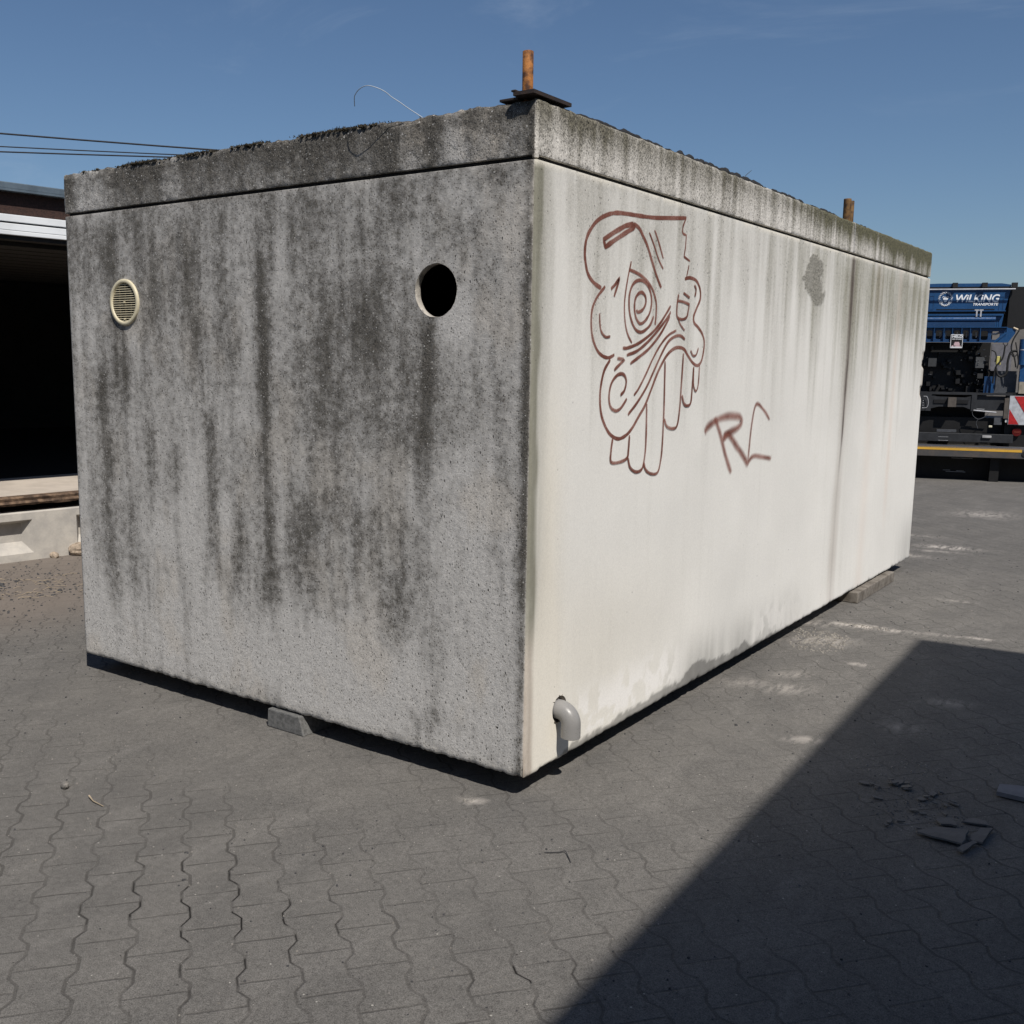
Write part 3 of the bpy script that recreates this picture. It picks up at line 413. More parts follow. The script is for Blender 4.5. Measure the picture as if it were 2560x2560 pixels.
def build_shell(name, rows, slab, mat):
    PX, PY, Z, I = shell(rows); NR = len(rows); side = np.repeat(per[None, :, 4], NR, 0); NX = per[None, :, 2]; NY = per[None, :, 3]
    U = np.where(side == 0, PX, PY); I = I.copy()
    A, S = stain_highlight_layers(PX, PY, Z, slab)
    cornerfill = ((side == 1) | (side == 2) & (PY < .022) | (side == 0) & (PX > -.02))
    zi = Z.copy()
    if not slab:
        ch = fbm(U*26, Z*20, 7, 4)-.5; lowm = ss(.045, .0, Z)*(side == 0); I += lowm*(np.clip(ch, -.05, .5)*.018+.001); lowr = ss(.03, .0, Z)*(side == 2); I += lowr*np.clip(ch, 0, .5)*.03
        zi += (Z < .02)*np.where(side == 0, (fbm(U*80, U*0, 8, 4)-.42)*.012, (fbm(U*12, U*0, 8, 4)-.45)*.010)
        cb = ss(.10, 0, Z)*(side == 1); I += cb*fbm(PX*90+PY*90, Z*40, 12, 3)*.022
        chip = ((side == 2)*ss(BL-.10, BL-.02, PY)+(side == 3)*(np.abs(PX) < .02))*ss(1.24, 1.30, Z+.03*vn(Z*40, Z*0, 2))*ss(1.63, 1.60, Z); I += chip*(.004+.024*vn(Z*30, PY*30, 4))*ss(.25, .6, vn(Z*13, PY*0, 6)+.15)
        lip = (Z > 2.168); groove = lip*(~cornerfill)
        I = np.where((Z > 2.1775) & cornerfill, 0, I)
        I += ((fbm(U*50, Z*50, 15, 3)-.5)*.0022)*(side <= 1)
    else:
        I = np.where((Z < 2.1895) & cornerfill, 0, I)
        zi = np.where((Z < 2.185) & cornerfill, 2.178, zi)
        rough = (fbm(U*34, Z*34, 21, 4)-.5); I += rough*np.where(side == 0, .007, .003)
        topm = Z > 2.35; zi += topm*(fbm(U*22, U*0, 23, 4)-.5)*np.where(side == 0, .024, .010); I += topm*np.clip(fbm(U*28, Z*10, 25, 3)-.4, 0, 1)*.03*(side <= 1)
    co = np.stack([PX-NX*I, PY-NY*I, zi], -1)
    NV = NR*NP; idx = np.arange(NV).reshape(NR, NP); nxt = np.roll(idx, -1, 1)
    F = np.stack([idx[:-1], nxt[:-1], nxt[1:], idx[1:]], -1).reshape(-1, 4)
    co = co.reshape(-1, 3); A = A.reshape(-1, 4); S = S.reshape(-1, 4); F = F.tolist(); extra = []
    if not slab:                      # openings: round hole, vent seat, pipe seat
        fc = co[np.array(F)].mean(1); kill = np.zeros(len(F), bool); uv = {}
        for (ax, cu, cz, r, dep, ds) in HOLES:
            fu = fc[:, 0] if ax == 'x' else fc[:, 1]; on = (np.abs(fc[:, 1]) < .012) if ax == 'x' else (np.abs(fc[:, 0]) < .012)
            kill |= on & (np.hypot(fu-cu, fc[:, 2]-cz) < r)
        F2 = [f for f, k in zip(F, kill) if not k]
        cnt = {}
        for f in F2:
            for a, b in zip(f, f[1:]+f[:1]): e = (a, b) if a < b else (b, a); cnt[e] = cnt.get(e, 0)+1
        vl = co.tolist(); AL = A.tolist(); SL = S.tolist()
        for (ax, cu, cz, r, dep, ds) in HOLES:
            ca = 0 if ax == 'x' else 1; ob = 1-ca
            bd = [e for e, n in cnt.items() if n == 1 and all(abs(vl[i][ob]) < .012 and math.hypot(vl[i][ca]-cu, vl[i][2]-cz) < r*1.6+.02 and .01 < vl[i][2] < 2.1 for i in e)]
            vs = sorted({i for e in bd for i in e}); mp = {}
            for i in vs:
                a = math.atan2(vl[i][2]-cz, vl[i][ca]-cu); rr = r*(1.0+.006*math.sin(a*9+1)+.006*math.sin(a*23)); vl[i][ca] = cu+rr*math.cos(a); vl[i][2] = cz+rr*math.sin(a)
            prev = {i: i for i in vs}
            for qi, dd in enumerate((.012, dep, dep+.004, dep+.004)):
                cur = {}
                for i in vs:
                    p = list(vl[i]); p[ob] = dd if ax == 'x' else -dd
                    if qi == 3: p[ca] = cu+(p[ca]-cu)*1.5; p[2] = cz+(p[2]-cz)*1.5
                    cur[i] = len(vl); vl.append(p); AL.append([ds, ds*.96, ds*.89, 1]); SL.append([.3, .1, .1, .4])
                for a, b in bd: F2.append([prev[a], prev[b], cur[b], cur[a]])
                prev = cur
        co = np.array(vl); A = np.array(AL); S = np.array(SL); F = F2
    # caps
    nb = len(co); top = co[(NR-1)*NP:NR*NP]; bot = co[:NP]
    co = np.vstack([co, [[-BW/2, BL/2, top[:, 2].mean()]], [[-BW/2, BL/2, bot[:, 2].mean()]]]); A = np.vstack([A, [[.12, .11, .09, 1]], [[.2, .2, .19, 1]]]); S = np.vstack([S, [[.5, .1, .1, .9]]*2])
    b0 = (NR-1)*NP
    F = F+[[b0+i, b0+(i+1) % NP, nb] for i in range(NP)]+[[(i+1) % NP, i, nb+1] for i in range(NP)]
    me_co = co-np.array(RO); o = np_mesh(name, me_co, F, mat, ROOT, [('alb', A), ('st', S)]); o.data.set_sharp_from_angle(angle=math.radians(35))
    return o
HOLES = [('x', -.42, 1.756, .096, .003, .5), ('x', -2.245, 1.757, .088, .10, .05), ('y', .240, .203, .052, .10, .05)]
rows = [(0.0, .010), (.004, .004), (.012, .0)]+[(z, 0) for z in np.linspace(.022, 2.166, 196)]+[(2.1705, .0005), (2.1715, .002), (2.172, .020), (2.178, .022)]
body = build_shell('body', rows, False, MC)
rows = [(2.178, .022), (2.1862, .021), (2.1866, .001), (2.188, .0)]+[(z, 0) for z in np.linspace(2.203, 2.352, 15)]+[(2.360, .002), (2.3667, .010)]
slab = build_shell('roof_slab', rows, True, MC)
# dark sealing strip sitting in the joint
mb = MB(); e = .0155
mb.box(-BW+.03, -.020, e, e+.02, 2.169, 2.188); mb.box(-e-.02, -e, .022, BL-.03, 2.169, 2.188)
mb.build('joint_strip', simple('dark_joint_sealant', (.012, .012, .012), .9, 0, .2, 50, .5), ROOT, RO)

# clean cut lining of the round hole
mb = MB(); n = 72; hx, hz_ = -.42, 1.756; vs = []; pr = [(.0962, -.0006), (.0950, .003), (.0948, .030), (.100, .034), (.15, .034)]
for r, y in pr:
    for k in range(n): a = 2*math.pi*k/n; rr = r*(1+.006*math.sin(5*a)+.005*math.sin(13*a+1)); vs.append((hx+rr*math.cos(a), y, hz_+rr*math.sin(a)))
mb.add(vs, [(i*n+k, i*n+(k+1) % n, (i+1)*n+(k+1) % n, (i+1)*n+k) for i in range(len(pr)-1) for k in range(n)], True)
mb.build('hole_lining', simple('cut_concrete', (.50, .47, .42), .9, 0, .15, 40, .8), ROOT, RO)
# vent: rim, slats, mullions
vx, vz = -2.245, 1.757
vent = MB(); n = 64; rin, rout = .088, .1055; prof = [(rout, 0.001), (rout, -.008), (rout-.003, -.011), (rin+.004, -.0115), (rin, -.009), (rin-.001, .004)]
vs = [(vx+r*math.cos(2*math.pi*k/n), y, vz+r*math.sin(2*math.pi*k/n)) for r, y in prof for k in range(n)]
vent.add(vs, [(i*n+k, i*n+(k+1) % n, (i+1)*n+(k+1) % n, (i+1)*n+k) for i in range(len(prof)-1) for k in range(n)], True)
VT = vent.build('vent_grille', M_cream, ROOT, RO)
sl = MB()
for k in range(17):
    z = vz+(k-8)*.0103; h = math.sqrt(max(rin**2-(z-vz)**2, 0))-.0005
    if h > .01: sl.add([(vx-h, -.006, z-.0016), (vx+h, -.006, z-.0016), (vx+h, .006, z+.0028), (vx-h, .006, z+.0028), (vx-h, -.006, z-.0032), (vx+h, -.006, z-.0032), (vx+h, .006, z+.0012), (vx-h, .006, z+.0012)], [(0, 1, 2, 3), (7, 6, 5, 4), (0, 4, 5, 1), (3, 2, 6, 7), (0, 3, 7, 4), (1, 5, 6, 2)])
for dx in (-.042, 0, .042):
    h = math.sqrt(rin**2-dx**2)-.001; sl.box(vx+dx-.0006, vx+dx+.0006, .0, .005, vz-h, vz+h)
for dz in (0, -.076): sl.tube([(vx, -.009, vz+dz), (vx, .004, vz+dz)], .0042, 12)
sl.build('slats', M_cream, VT, RO)
# grey plastic elbow
el = MB(); r = .0375; cy, cz = .232, .205
pts = [(-.05, cy, cz), (.008, cy, cz)]+[(.008+.048*math.sin(a), cy, cz-.048+.048*math.cos(a)) for a in np.linspace(.15, math.pi/2, 12)]+[(.056, cy, cz-.098)]
el.tube(pts, [r]*(len(pts)), 28, caps=False)
pi = [(.056, cy, cz-.098), (.056, cy, cz-.0995), (.056, cy, cz-.0995), (.056, cy, cz-.07)]; el.tube(pi, [r, r-.001, r-.004, r-.004], 28, caps=False)
el.build('drain_elbow', M_pvc, ROOT, RO)
mo = MB(); rnd = random.Random(3)
for k in range(46):
    a = 2*math.pi*k/46; rr = .046+.006*rnd.random(); p = Vector((rnd.uniform(-.016, -.003), cy+rr*math.cos(a), cz+rr*math.sin(a))); s_ = rnd.uniform(.004, .008)
    mo.box(p.x-s_, p.x+s_*.6, p.y-s_, p.y+s_, p.z-s_, p.z+s_, 0, Matrix.Rotation(rnd.random()*3, 3, Vector((rnd.random(), rnd.random(), 1)).normalized()))
mo.build('mortar_ring', M_mortar, ROOT, RO)
# lifting posts and bearing plates on the near corner
ps = MB(); ps.tube([(-.075, .055, 2.36), (-.075, .055, 2.398), (-.0755, .055, 2.532), (-.0755, .055, 2.5335)], [.0185, .0185, .0185, .0165], 24)
ps.build('lifting_post', M_rust, ROOT, RO)
pl = MB(); pl.add([(-.078, -.028, 2.375), (.003, -.026, 2.375), (.006, .21, 2.375), (-.074, .21, 2.375), (-.078, -.028, 2.387), (.003, -.026, 2.387), (.006, .21, 2.387), (-.074, .21, 2.387)], [(0, 3, 2, 1), (4, 5, 6, 7), (0, 1, 5, 4), (1, 2, 6, 5), (2, 3, 7, 6), (3, 0, 4, 7)])
pl.box(-.086, -.068, -.029, .0, 2.3875, 2.394, .002)
pl.box(-.11, -.03, .02, .10, 2.3875, 2.394, .002); pl.build('bearing_plate', M_rustdark, ROOT, RO)
pl = MB(); pl.box(-.155, -.079, .004, .09, 2.370, 2.379, .002); pl.build('bearing_plate', M_rustdark, ROOT, RO)
ps = MB(); ps.tube([(-.075, 3.66, 2.355), (-.075, 3.66, 2.5), (-.075, 3.66, 2.517), (-.075, 3.66, 2.5185)], [.023, .023, .023, .021], 22); ps.tube([(-.066, 3.705, 2.355), (-.066, 3.705, 2.509), (-.066, 3.705, 2.511)], [.019, .019, .017], 20)
ps.build('lifting_post', simple('ochre_rusty_steel', (.16, .088, .03), .8, 0, .2, 30, .5, col2=(.035, .018, .012)), ROOT, RO)
# wire sticking out over the front edge
wp = [(-.500, .02, 2.366), (-.522, .008, 2.382), (-.548, -.004, 2.400), (-.570, -.024, 2.419), (-.592, -.043, 2.436), (-.606, -.063, 2.452), (-.630, -.083, 2.465), (-.665, -.092, 2.4745), (-.708, -.083, 2.4715), (-.744, -.066, 2.462), (-.762, -.053, 2.452), (-.779, -.033, 2.430)]
mb = MB()
def crom(P, n=6):
    P = [Vector(p) for p in P]; P = [2*P[0]-P[1]]+P+[2*P[-1]-P[-2]]; out = []
    for i in range(1, len(P)-2):
        a, b, c, d = P[i-1:i+3]
        for k in range(n): t = k/n; out.append(.5*((2*b)+(c-a)*t+(2*a-5*b+4*c-d)*t*t+(3*b-a-3*c+d)*t**3))
    return out+[P[-2]]
mb.tube(crom(wp), .0015, 8); mb.build('loose_wire', M_wire, ROOT, RO)
# bitumen felt edge along the long side, moss tufts along the front
rnd = random.Random(8)
for (ya, yb, h) in [(.27, 1.05, .018), (1.0, 2.2, .022), (2.2, 2.75, .018), (2.8, 3.35, .016), (3.48, 3.62, .014), (3.76, 3.93, .012), (4.15, 4.3, .008)]:
    mb = MB(); n = int((yb-ya)/.010); pts = []; rs = []
    for i in range(n+1):
        t = i/n; yy = ya+(yb-ya)*t; w = fbm(np.array([yy*38]), np.array([ya]), 33, 3)[0]-.5
        pts.append((-.028-.012*w, yy, 2.362+h*.36+.016*w)); rs.append(max(.003, h*(.70+.7*w)*min(1, 6*t+.1, 6*(1-t)+.1)))
    mb.tube(pts, rs, 9); mb.build('roofing_felt', M_felt, ROOT, RO)
mb = MB()
for k in range(2600):
    x = rnd.uniform(-2.66, -.18); den = vn(np.array([x*9]), np.array([.5]), 37)[0]*(1.0 if x < -.5 else .45)
    if x < -1.9: den *= .95
    if rnd.random() > (den-.28)*2.2: continue
    p = Vector((x, rnd.uniform(-.006, .03), 2.364)); hgt = rnd.uniform(.004, .014)*(.4+den); d = Vector((rnd.uniform(-.8, .8), rnd.uniform(-.8, .5), 1)).normalized(); s_ = Vector((rnd.uniform(-1, 1), rnd.uniform(-1, 1), 0)).normalized()*.0022
    mb.add([p-s_, p+s_, p+d*hgt+s_*.4, p+d*hgt-s_*.4], [(0, 1, 2, 3)]); mb.add([p-s_.cross(Vector((0, 0, 1))), p+s_.cross(Vector((0, 0, 1))), p+d*hgt], [(0, 1, 2)])
for k in range(1500):
    x = rnd.uniform(-2.66, -.2); den = vn(np.array([x*9]), np.array([.5]), 37)[0]
    if rnd.random() > (den-.3)*2: continue
    if x > -.62: continue
    s_ = rnd.uniform(.002, .006); y = rnd.uniform(-.006, .03); z = 2.364; mb.box(x-s_, x+s_, y-s_, y+s_, z-s_*.6, z+s_*.8, 0, Matrix.Rotation(rnd.random()*3, 3, Vector((rnd.random(), rnd.random(), rnd.random()+.1)).normalized()))
tag(mb.build('moss', M_moss, ROOT, RO), kind='stuff')
mb = MB(); mb.tube([(-.03, 1.86, 2.37), (-.028, 1.90, 2.40), (-.025, 1.955, 2.428)], [.0015, .0013, .0008], 6); mb.build('twig', M_moss, ROOT, RO)

# marker drawing and tag on the long side
def graffiti(kind, name, mat, soft):
    V = []; F = []; K = []; lift = 0
    for si, (ty, wmm, pts) in enumerate(STROKES):
        if (ty == 'r') != (kind == 'r'): continue
        P = [Vector((0, a, b)) for a, b in pts]
        C = crom([tuple(p) for p in P], 7) if ty != 'p' else [P[0]]+[P[i].lerp(P[i+1], (k+1)/6) for i in range(len(P)-1) for k in range(6)]
        lift += .00007; wid = wmm*.001*(1.85 if kind != 'r' else 2.7); L = len(C); b = len(V)
        for i, p in enumerate(C):
            t = C[min(i+1, L-1)]-C[max(i-1, 0)]; t = t.normalized() if t.length > 1e-9 else Vector((0, 0, 1)); nrm = Vector((0, -t.z, t.y))
            w = wid*.5*(.86+.26*float(vn(np.array([i*.35]), np.array([si*1.7]), 3)[0])); end = min(1, min(i, L-1-i)*.5+.35)
            for s_ in (-1, 0, 1):
                V.append((.0008+lift, p.y+nrm.y*w*s_, p.z+nrm.z*w*s_)); K.append(((0 if s_ else 1)*end, i/L, soft, 1))
        for i in range(L-1):
            for s_ in (0, 1): F.append([b+i*3+s_, b+i*3+s_+1, b+i*3+3+s_+1, b+i*3+3+s_])
    return np_mesh(name, np.array(V)-np.array(RO), F, mat, ROOT, [('ink', np.array(K))], False)
graffiti('a', 'marker_drawing', ink_material('brown_marker_ink', (.25, .082, .055), .95), .35)
graffiti('r', 'marker_tag', ink_material('faded_brown_marker_ink', (.30, .10, .07), .82), 1.0)

# ------------------------------------------------------------ supports under the box
rt = thing('support_block', 'small grey concrete paver block propping the box under its dirty front face', 'support block', (-1.2335, .095, GZ))
mb = MB(); mb.prism([(-1.337, 0), (-1.112, 0), (-1.138, .0845), (-1.331, .0845)], 'y', -.012, .19); o = mb.build('block', M_block, rt, (-1.2335, .095, 0)); bm = o.modifiers.new('bevel', 'BEVEL'); bm.width = .006; bm.segments = 2
rt = thing('support_beam', 'short grey timber beam wedged under the far end of the bright long side', 'support beam', (-.1, 4.57, GZ))
mb = MB(); mb.box(-.16, .038, 4.08, 5.02, 0, .076, .006); mb.build('beam', M_timber, rt, (-.1, 4.57, 0))
for (x, y, lab) in [(-2.3, 5.2, 'timber beam hidden under the far left corner of the box'), (-2.45, 2.6, 'timber beam hidden under the middle of the box')]:
    mb = MB(); mb.box(x-.2, x+.2, y-.05, y+.05, GZ, -.004, .005); tag(mb.build('support_beam', M_timber), lab, 'support beam')
# ------------------------------------------------------------ warehouse on the right (outside the frame) whose shade falls over the yard
HB = 5.0; sh = Vector((.65*HB, -.43*HB, 0)); hz = HB+GZ*0
A_ = Vector((.594, 3.361, 0)); B_ = Vector((1.206, -15, 0)); C_ = Vector((17, -14.2, 0)); D_ = Vector((16.5, 5.0, 0))
k_ = HB; fp = [(p+sh) for p in (A_, B_, C_, D_)]
wall_m = simple('warehouse_render', (.16, .15, .14), .9, 0, .12, 3, .3); dark_m = simple('dark_metal_sheet', (.05, .055, .06), .6, .2, .1, 6, .1)
bld = thing('warehouse', 'plain grey rendered warehouse outside the frame that shades the yard', 'building', (fp[0].x, fp[0].y, GZ))
mb = MB(); vs = [Vector((p.x, p.y, GZ)) for p in fp]+[Vector((p.x, p.y, GZ+HB)) for p in fp]
mb.add(vs, [(0, 1, 5, 4), (1, 2, 6, 5), (2, 3, 7, 6), (3, 0, 4, 7), (4, 5, 6, 7)]); mb.build('wall', wall_m, bld, (fp[0].x, fp[0].y, GZ))
e1 = (fp[1]-fp[0]).normalized(); nn = Vector((e1.y, -e1.x, 0)); nn = nn if nn.x < 0 else -nn
for t in (2.5, 8.0, 13.0):
    c = fp[0]+e1*t+nn*.03; mb = MB(); vv = [c+e1*a+Vector((0, 0, z))+nn*d for d in (0, -.06) for a, z in ((-1.4, GZ), (1.4, GZ), (1.4, 2.9), (-1.4, 2.9))]
    mb.add(vv, [(0, 1, 2, 3), (0, 4, 5, 1), (1, 5, 6, 2), (2, 6, 7, 3), (3, 7, 4, 0)]); mb.build('door', dark_m, bld, (fp[0].x, fp[0].y, GZ))

# ------------------------------------------------------------ loading bay on the left
LB = Vector((-5.66, 1.25, GZ)); LA = math.atan2(-.121, .993)   # local x = out towards the yard, local y = along the front
bay = thing('loading_bay', 'low flat-roofed loading bay with black open front, brown fascia and white sheet band', 'building', LB, LA)
M_cap = simple('zinc_roof_edge', (.16, .20, .23), .45, .5, .12, 6, .1); M_brown = simple('brown_bitumen_fascia', (.060, .030, .023), .9, 0, .2, 90, .9, col2=(.028, .016, .013))
M_white = simple('white_trapezoid_sheet', (.74, .76, .77), .45, 0, .05, 5, .05); M_soff = simple('dark_brown_soffit_boards', (.022, .018, .014), .8, 0, .2, 8, .3)
M_int = simple('shade_black_interior', (.014, .013, .012), .9, 0, .2, 4, .2); M_floor = simple('pale_screed_dock_floor', (.50, .44, .375), .85, 0, .1, 3, .3)  # near-black wall colour stands in for the darkness inside the bay
M_oldwood = simple('rotten_edge_timber', (.055, .035, .024), .9, 0, .35, 18, 1.0, col2=(.19, .125, .08))
Z0 = -GZ     # local z of the box underside
y0, y1 = -9, 13; EV = .25
def lb(mb, x0_, x1_, z0, z1, ya=y0, yb=y1, bev=0): mb.box(x0_, x1_, ya, yb, z0+Z0, z1+Z0, bev)
mb = MB(); lb(mb, EV-.10, EV+.05, 2.705, 2.752, bev=.006); lb(mb, EV-.02, EV+.058, 2.69, 2.706); mb.build('roof_edge', M_cap, bay)
mb = MB(); lb(mb, EV-.30, EV-.01, 2.535, 2.700); mb.build('fascia', M_brown, bay)
mb = MB()
for i, (za, zb, xo) in enumerate([(2.478, 2.530, .012), (2.420, 2.468, .004), (2.385, 2.416, .012)]): lb(mb, EV-.30, EV+xo, za, zb, bev=.004)
mb.build('sheet_band', M_white, bay)
mb = MB()
for i in range(12): lb(mb, EV-.40-i*.30, EV-.14-i*.30, 2.32-(i % 2)*.0+.0, 2.352)
lb(mb, -3.8, EV-.012, 2.354, 2.384); mb.build('soffit', M_soff, bay)
mb = MB(); lb(mb, -8, EV-.31, 2.70, 2.735); mb.build('roof', M_cap, bay)
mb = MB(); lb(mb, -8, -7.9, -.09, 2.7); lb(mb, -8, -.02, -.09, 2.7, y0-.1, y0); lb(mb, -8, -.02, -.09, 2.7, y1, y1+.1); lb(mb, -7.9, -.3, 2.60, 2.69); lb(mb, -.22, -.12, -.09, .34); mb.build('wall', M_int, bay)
mb = MB(); lb(mb, -1.30, -.075, .372, .424); mb.build('dock_floor_front', M_floor, bay); mb = MB(); lb(mb, -7.9, -1.302, .36, .420); mb.build('floor', simple('shade_painted_floor', (.012, .012, .012), .9), bay)  # inner floor black stands in for eave shade; pale strip is the same floor
# ragged timber edge beam
n = 160; ys = np.linspace(-3, 7, n); mbv = []; nz = fbm(ys*6, ys*0, 3, 4)-.5; nz2 = fbm(ys*9, ys*0+5, 4, 4)-.5
ring = 8; V = []; F = []
for i, y in enumerate(ys):
    a = .012*nz[i]; b = .018*nz2[i]
    for (x, z) in [(-.07, .425), (.012+a, .4255), (.022+a, .412+b*.4), (.016-b, .39), (.022+b, .372), (.010+a, .352+b), (-.02, .349+b), (-.07, .350)]: V.append((x, y, z+Z0))
for i in range(n-1):
    for k in range(ring): F.append((i*ring+k, i*ring+(k+1) % ring, (i+1)*ring+(k+1) % ring, (i+1)*ring+k))
mb = MB(); mb.add(V, F); mb.build('edge_beam', M_oldwood, bay)
# a few things faintly seen in the dark: posts
mb = MB(); lb(mb, -2.5, -2.4, .424, 2.6, .35, .45); mb.build('post', simple('dim_grey_post', (.10, .10, .10), .8), bay)

# concrete barrier with tapered pockets in front of the bay
M_bar = simple('pale_cast_concrete', (.47, .44, .39), .9, 0, .10, 6, .5, col2=(.36, .34, .31)); 
def barrier(y_a, y_b, lab, grp):
    t = thing('concrete_barrier', lab, 'barrier', LB+Matrix.Rotation(LA, 3, 'Z')@Vector((0, y_a, 0)), LA, grp)
    L_ = y_b-y_a; mb = MB(); zt = .39; poc = [(p-y_a, q-y_a) for p, q in POCK if p > y_a-.01 and q < y_b+.01]
    ycut = [0]+[v for p in poc for v in p]+[L_]; zl, zh = .06, .325
    mb.add([(0, 0, 0), (0, L_, 0), (0, L_, zl), (0, 0, zl)], [(0, 1, 2, 3)]); mb.add([(0, 0, zh), (0, L_, zh), (0, L_, zt-.01), (0, 0, zt-.01)], [(0, 1, 2, 3)])
    mb.add([(0, 0, zt-.01), (0, L_, zt-.01), (-.012, L_, zt), (-.012, 0, zt)], [(0, 1, 2, 3)])
    for i in range(0, len(ycut), 2): a, b = ycut[i], ycut[i+1]; mb.add([(0, a, zl), (0, b, zl), (0, b, zh), (0, a, zh)], [(0, 1, 2, 3)])
    for a, b in poc:
        d = -.085; i_ = .055; A1 = [(0, a, zl), (0, b, zl), (0, b, zh), (0, a, zh)]; A2 = [(d, a+i_, zl+.085), (d, b-i_, zl+.085), (d, b-i_, zh-.03), (d, a+i_, zh-.03)]
        mb.add(A1+A2, [(0, 1, 5, 4), (1, 2, 6, 5), (2, 3, 7, 6), (3, 0, 4, 7), (4, 5, 6, 7)])
    mb.add([(-.012, 0, zt), (-.012, L_, zt), (-.30, L_, zt), (-.30, 0, zt), (-.30, L_, 0), (-.30, 0, 0)], [(0, 1, 2, 3), (3, 2, 4, 5)])
    mb.add([(0, 0, 0), (0, 0, zt-.01), (-.012, 0, zt), (-.30, 0, zt), (-.30, 0, 0)], [(0, 1, 2, 3, 4)]); mb.add([(0, L_, 0), (0, L_, zt-.01), (-.012, L_, zt), (-.30, L_, zt), (-.30, L_, 0)], [(0, 1, 2, 3, 4)])
    mb.build('body', M_bar, t)
POCK = [(-2.55, -1.85), (-1.50, -.80), (-.45, .255), (.618, 1.32), (1.67, 2.37), (2.72, 3.42)]
barrier(-3.0, 1.49, 'pale concrete barrier with tapered pocket at the left frame edge below the dock', 'pocketed concrete barriers under the dock')
barrier(1.496, 3.9, 'pale concrete barrier standing wholly behind the box beyond the left one', 'pocketed concrete barriers under the dock')
def rock(name, c, size, mat, lab, cat, seed, group=None, sub=2, flat=.7):
    bm = bmesh.new(); bmesh.ops.create_icosphere(bm, subdivisions=sub, radius=1); rr = random.Random(seed)
    for v in bm.verts:
        k = 1+.55*(float(vn(np.array([v.co.x*2.1+seed]), np.array([v.co.y*2.1+v.co.z*3]), seed)[0])-.5)
        v.co = Vector((v.co.x*size[0]*k, v.co.y*size[1]*k, v.co.z*size[2]*k))
    me = bpy.data.meshes.new(name); bm.to_mesh(me); bm.free(); me.materials.append(mat); o = new_obj(name, me, None, c); o.rotation_euler = (0, 0, rr.random()*6)
    return tag(o, lab, cat, group)
M_tan = simple('tan_rubble', (.42, .34, .26), .95, 0, .25, 30, 1.0, col2=(.2, .16, .12)); M_stone = simple('grey_stone', (.22, .205, .185), .9, 0, .25, 40, .6); M_dk = simple('dark_stone', (.06, .06, .062), .85, 0, .2, 30, .5)
rock('rubble_lump', (-5.52, 1.86, GZ+.045), (.10, .075, .062), M_tan, 'cracked tan rubble lump at the foot of the barrier beside the box', 'rubble', 5, None, 3)
rock('rubble_lump', (-5.60, 1.66, GZ+.015), (.035, .06, .03), M_tan, 'small tan rubble piece left of the cracked lump', 'rubble', 8, None, 2)
rock('stone', (-1.436, -.931, GZ+.012), (.022, .016, .014), M_stone, 'pale broken stone lying alone on the sunlit pavers at left', 'stone', 2, None, 2)

# ------------------------------------------------------------ overhead cables, left
M_cab = simple('black_cable', (.012, .012, .016), .7)
pd = Vector((1.92, 2.82, 0)).normalized(); P0 = Vector((-19.62, 9.61, 0))
for (z0c, z1c, r, lab) in [(6.163, 6.16, .019, 'topmost of the three black overhead cables'), (5.898, 5.995, .013, 'middle one of the three black overhead cables'), (5.792, 5.936, .016, 'lowest of the three black overhead cables')]:
    sl = (z1c-z0c)/3.41; Sp = []
    for i in range(21):
        s = -24+i*1.7; Sp.append(P0+pd*s+Vector((0, 0, z0c+sl*s+.0012*(s-1.7)*(s-1.7)-.0035)))
    mb = MB(); mb.tube(Sp, r, 6); tag(mb.build('overhead_cable', M_cab), lab, 'cable', 'overhead cables')

# ------------------------------------------------------------ crane truck in the distance, seen from behind
TO = Vector((-3.908, 20.006, GZ)); TA = math.atan2(.312, .95)
YREF = 400
def UX(X): return .1306+.001161*X+.0000983*YREF
def UZ(Y): return 3.588-.001258*Y-GZ
blue = simple('blue_truck_paint', (.014, .062, .165), .32, 0, .06, 3, 0, spec=.5, coat=.4); blue2 = simple('deep_blue_crane_paint', (.010, .042, .115), .4, 0, .08, 5, 0, spec=.5, coat=.2)
blk = simple('black_chassis', (.004, .004, .0045), .6, 0, .2, 8, .1); dgrey = simple('dark_grey_frame', (.022, .024, .028), .55, 0, .2, 8, .1); lgrey = simple('light_grey_rail', (.42, .43, .45), .5); white = simple('white_vinyl', (.78, .80, .82), .5, 0, .02, 5, 0)
mgrey = simple('mid_grey_mudguard', (.065, .07, .08), .6); brn = simple('brown_grey_block', (.09, .078, .068), .8); yel = simple('yellow_filter', (.55, .50, .16), .6); chrome = simple('bare_steel', (.5, .5, .5), .3, .8); rub = simple('black_rubber', (.012, .012, .012), .7)
red = simple('red_reflective', (.42, .018, .02), .5); silver = simple('silver_reflective', (.45, .47, .50), .5); rlens = simple('red_lens', (.09, .008, .008), .25)
truck = thing('crane_truck', 'blue flatbed crane truck seen from behind with white lion logo on its cab', 'truck', TO, TA)
def tb(name, parts, mat, parent=None, bev=0.0):
    mb = MB()
    for (Xa, Xb, Ya, Yb, d0, d1) in parts: mb.box(UX(Xa), UX(Xb), d0, d1, UZ(Yb), UZ(Ya), bev)
    return mb.build(name, mat, parent or truck)
CABL = -420
mb = MB()   # cab body with slanted right edge
mb.prism([(UX(CABL), UZ(330)), (UX(1790), UZ(330)), (UX(1790), UZ(395)), (UX(1725), UZ(730)), (UX(1690), UZ(1010)), (UX(CABL), UZ(1010))], 'y', .55, 2.2); cabo = mb.build('cab', blue, truck)
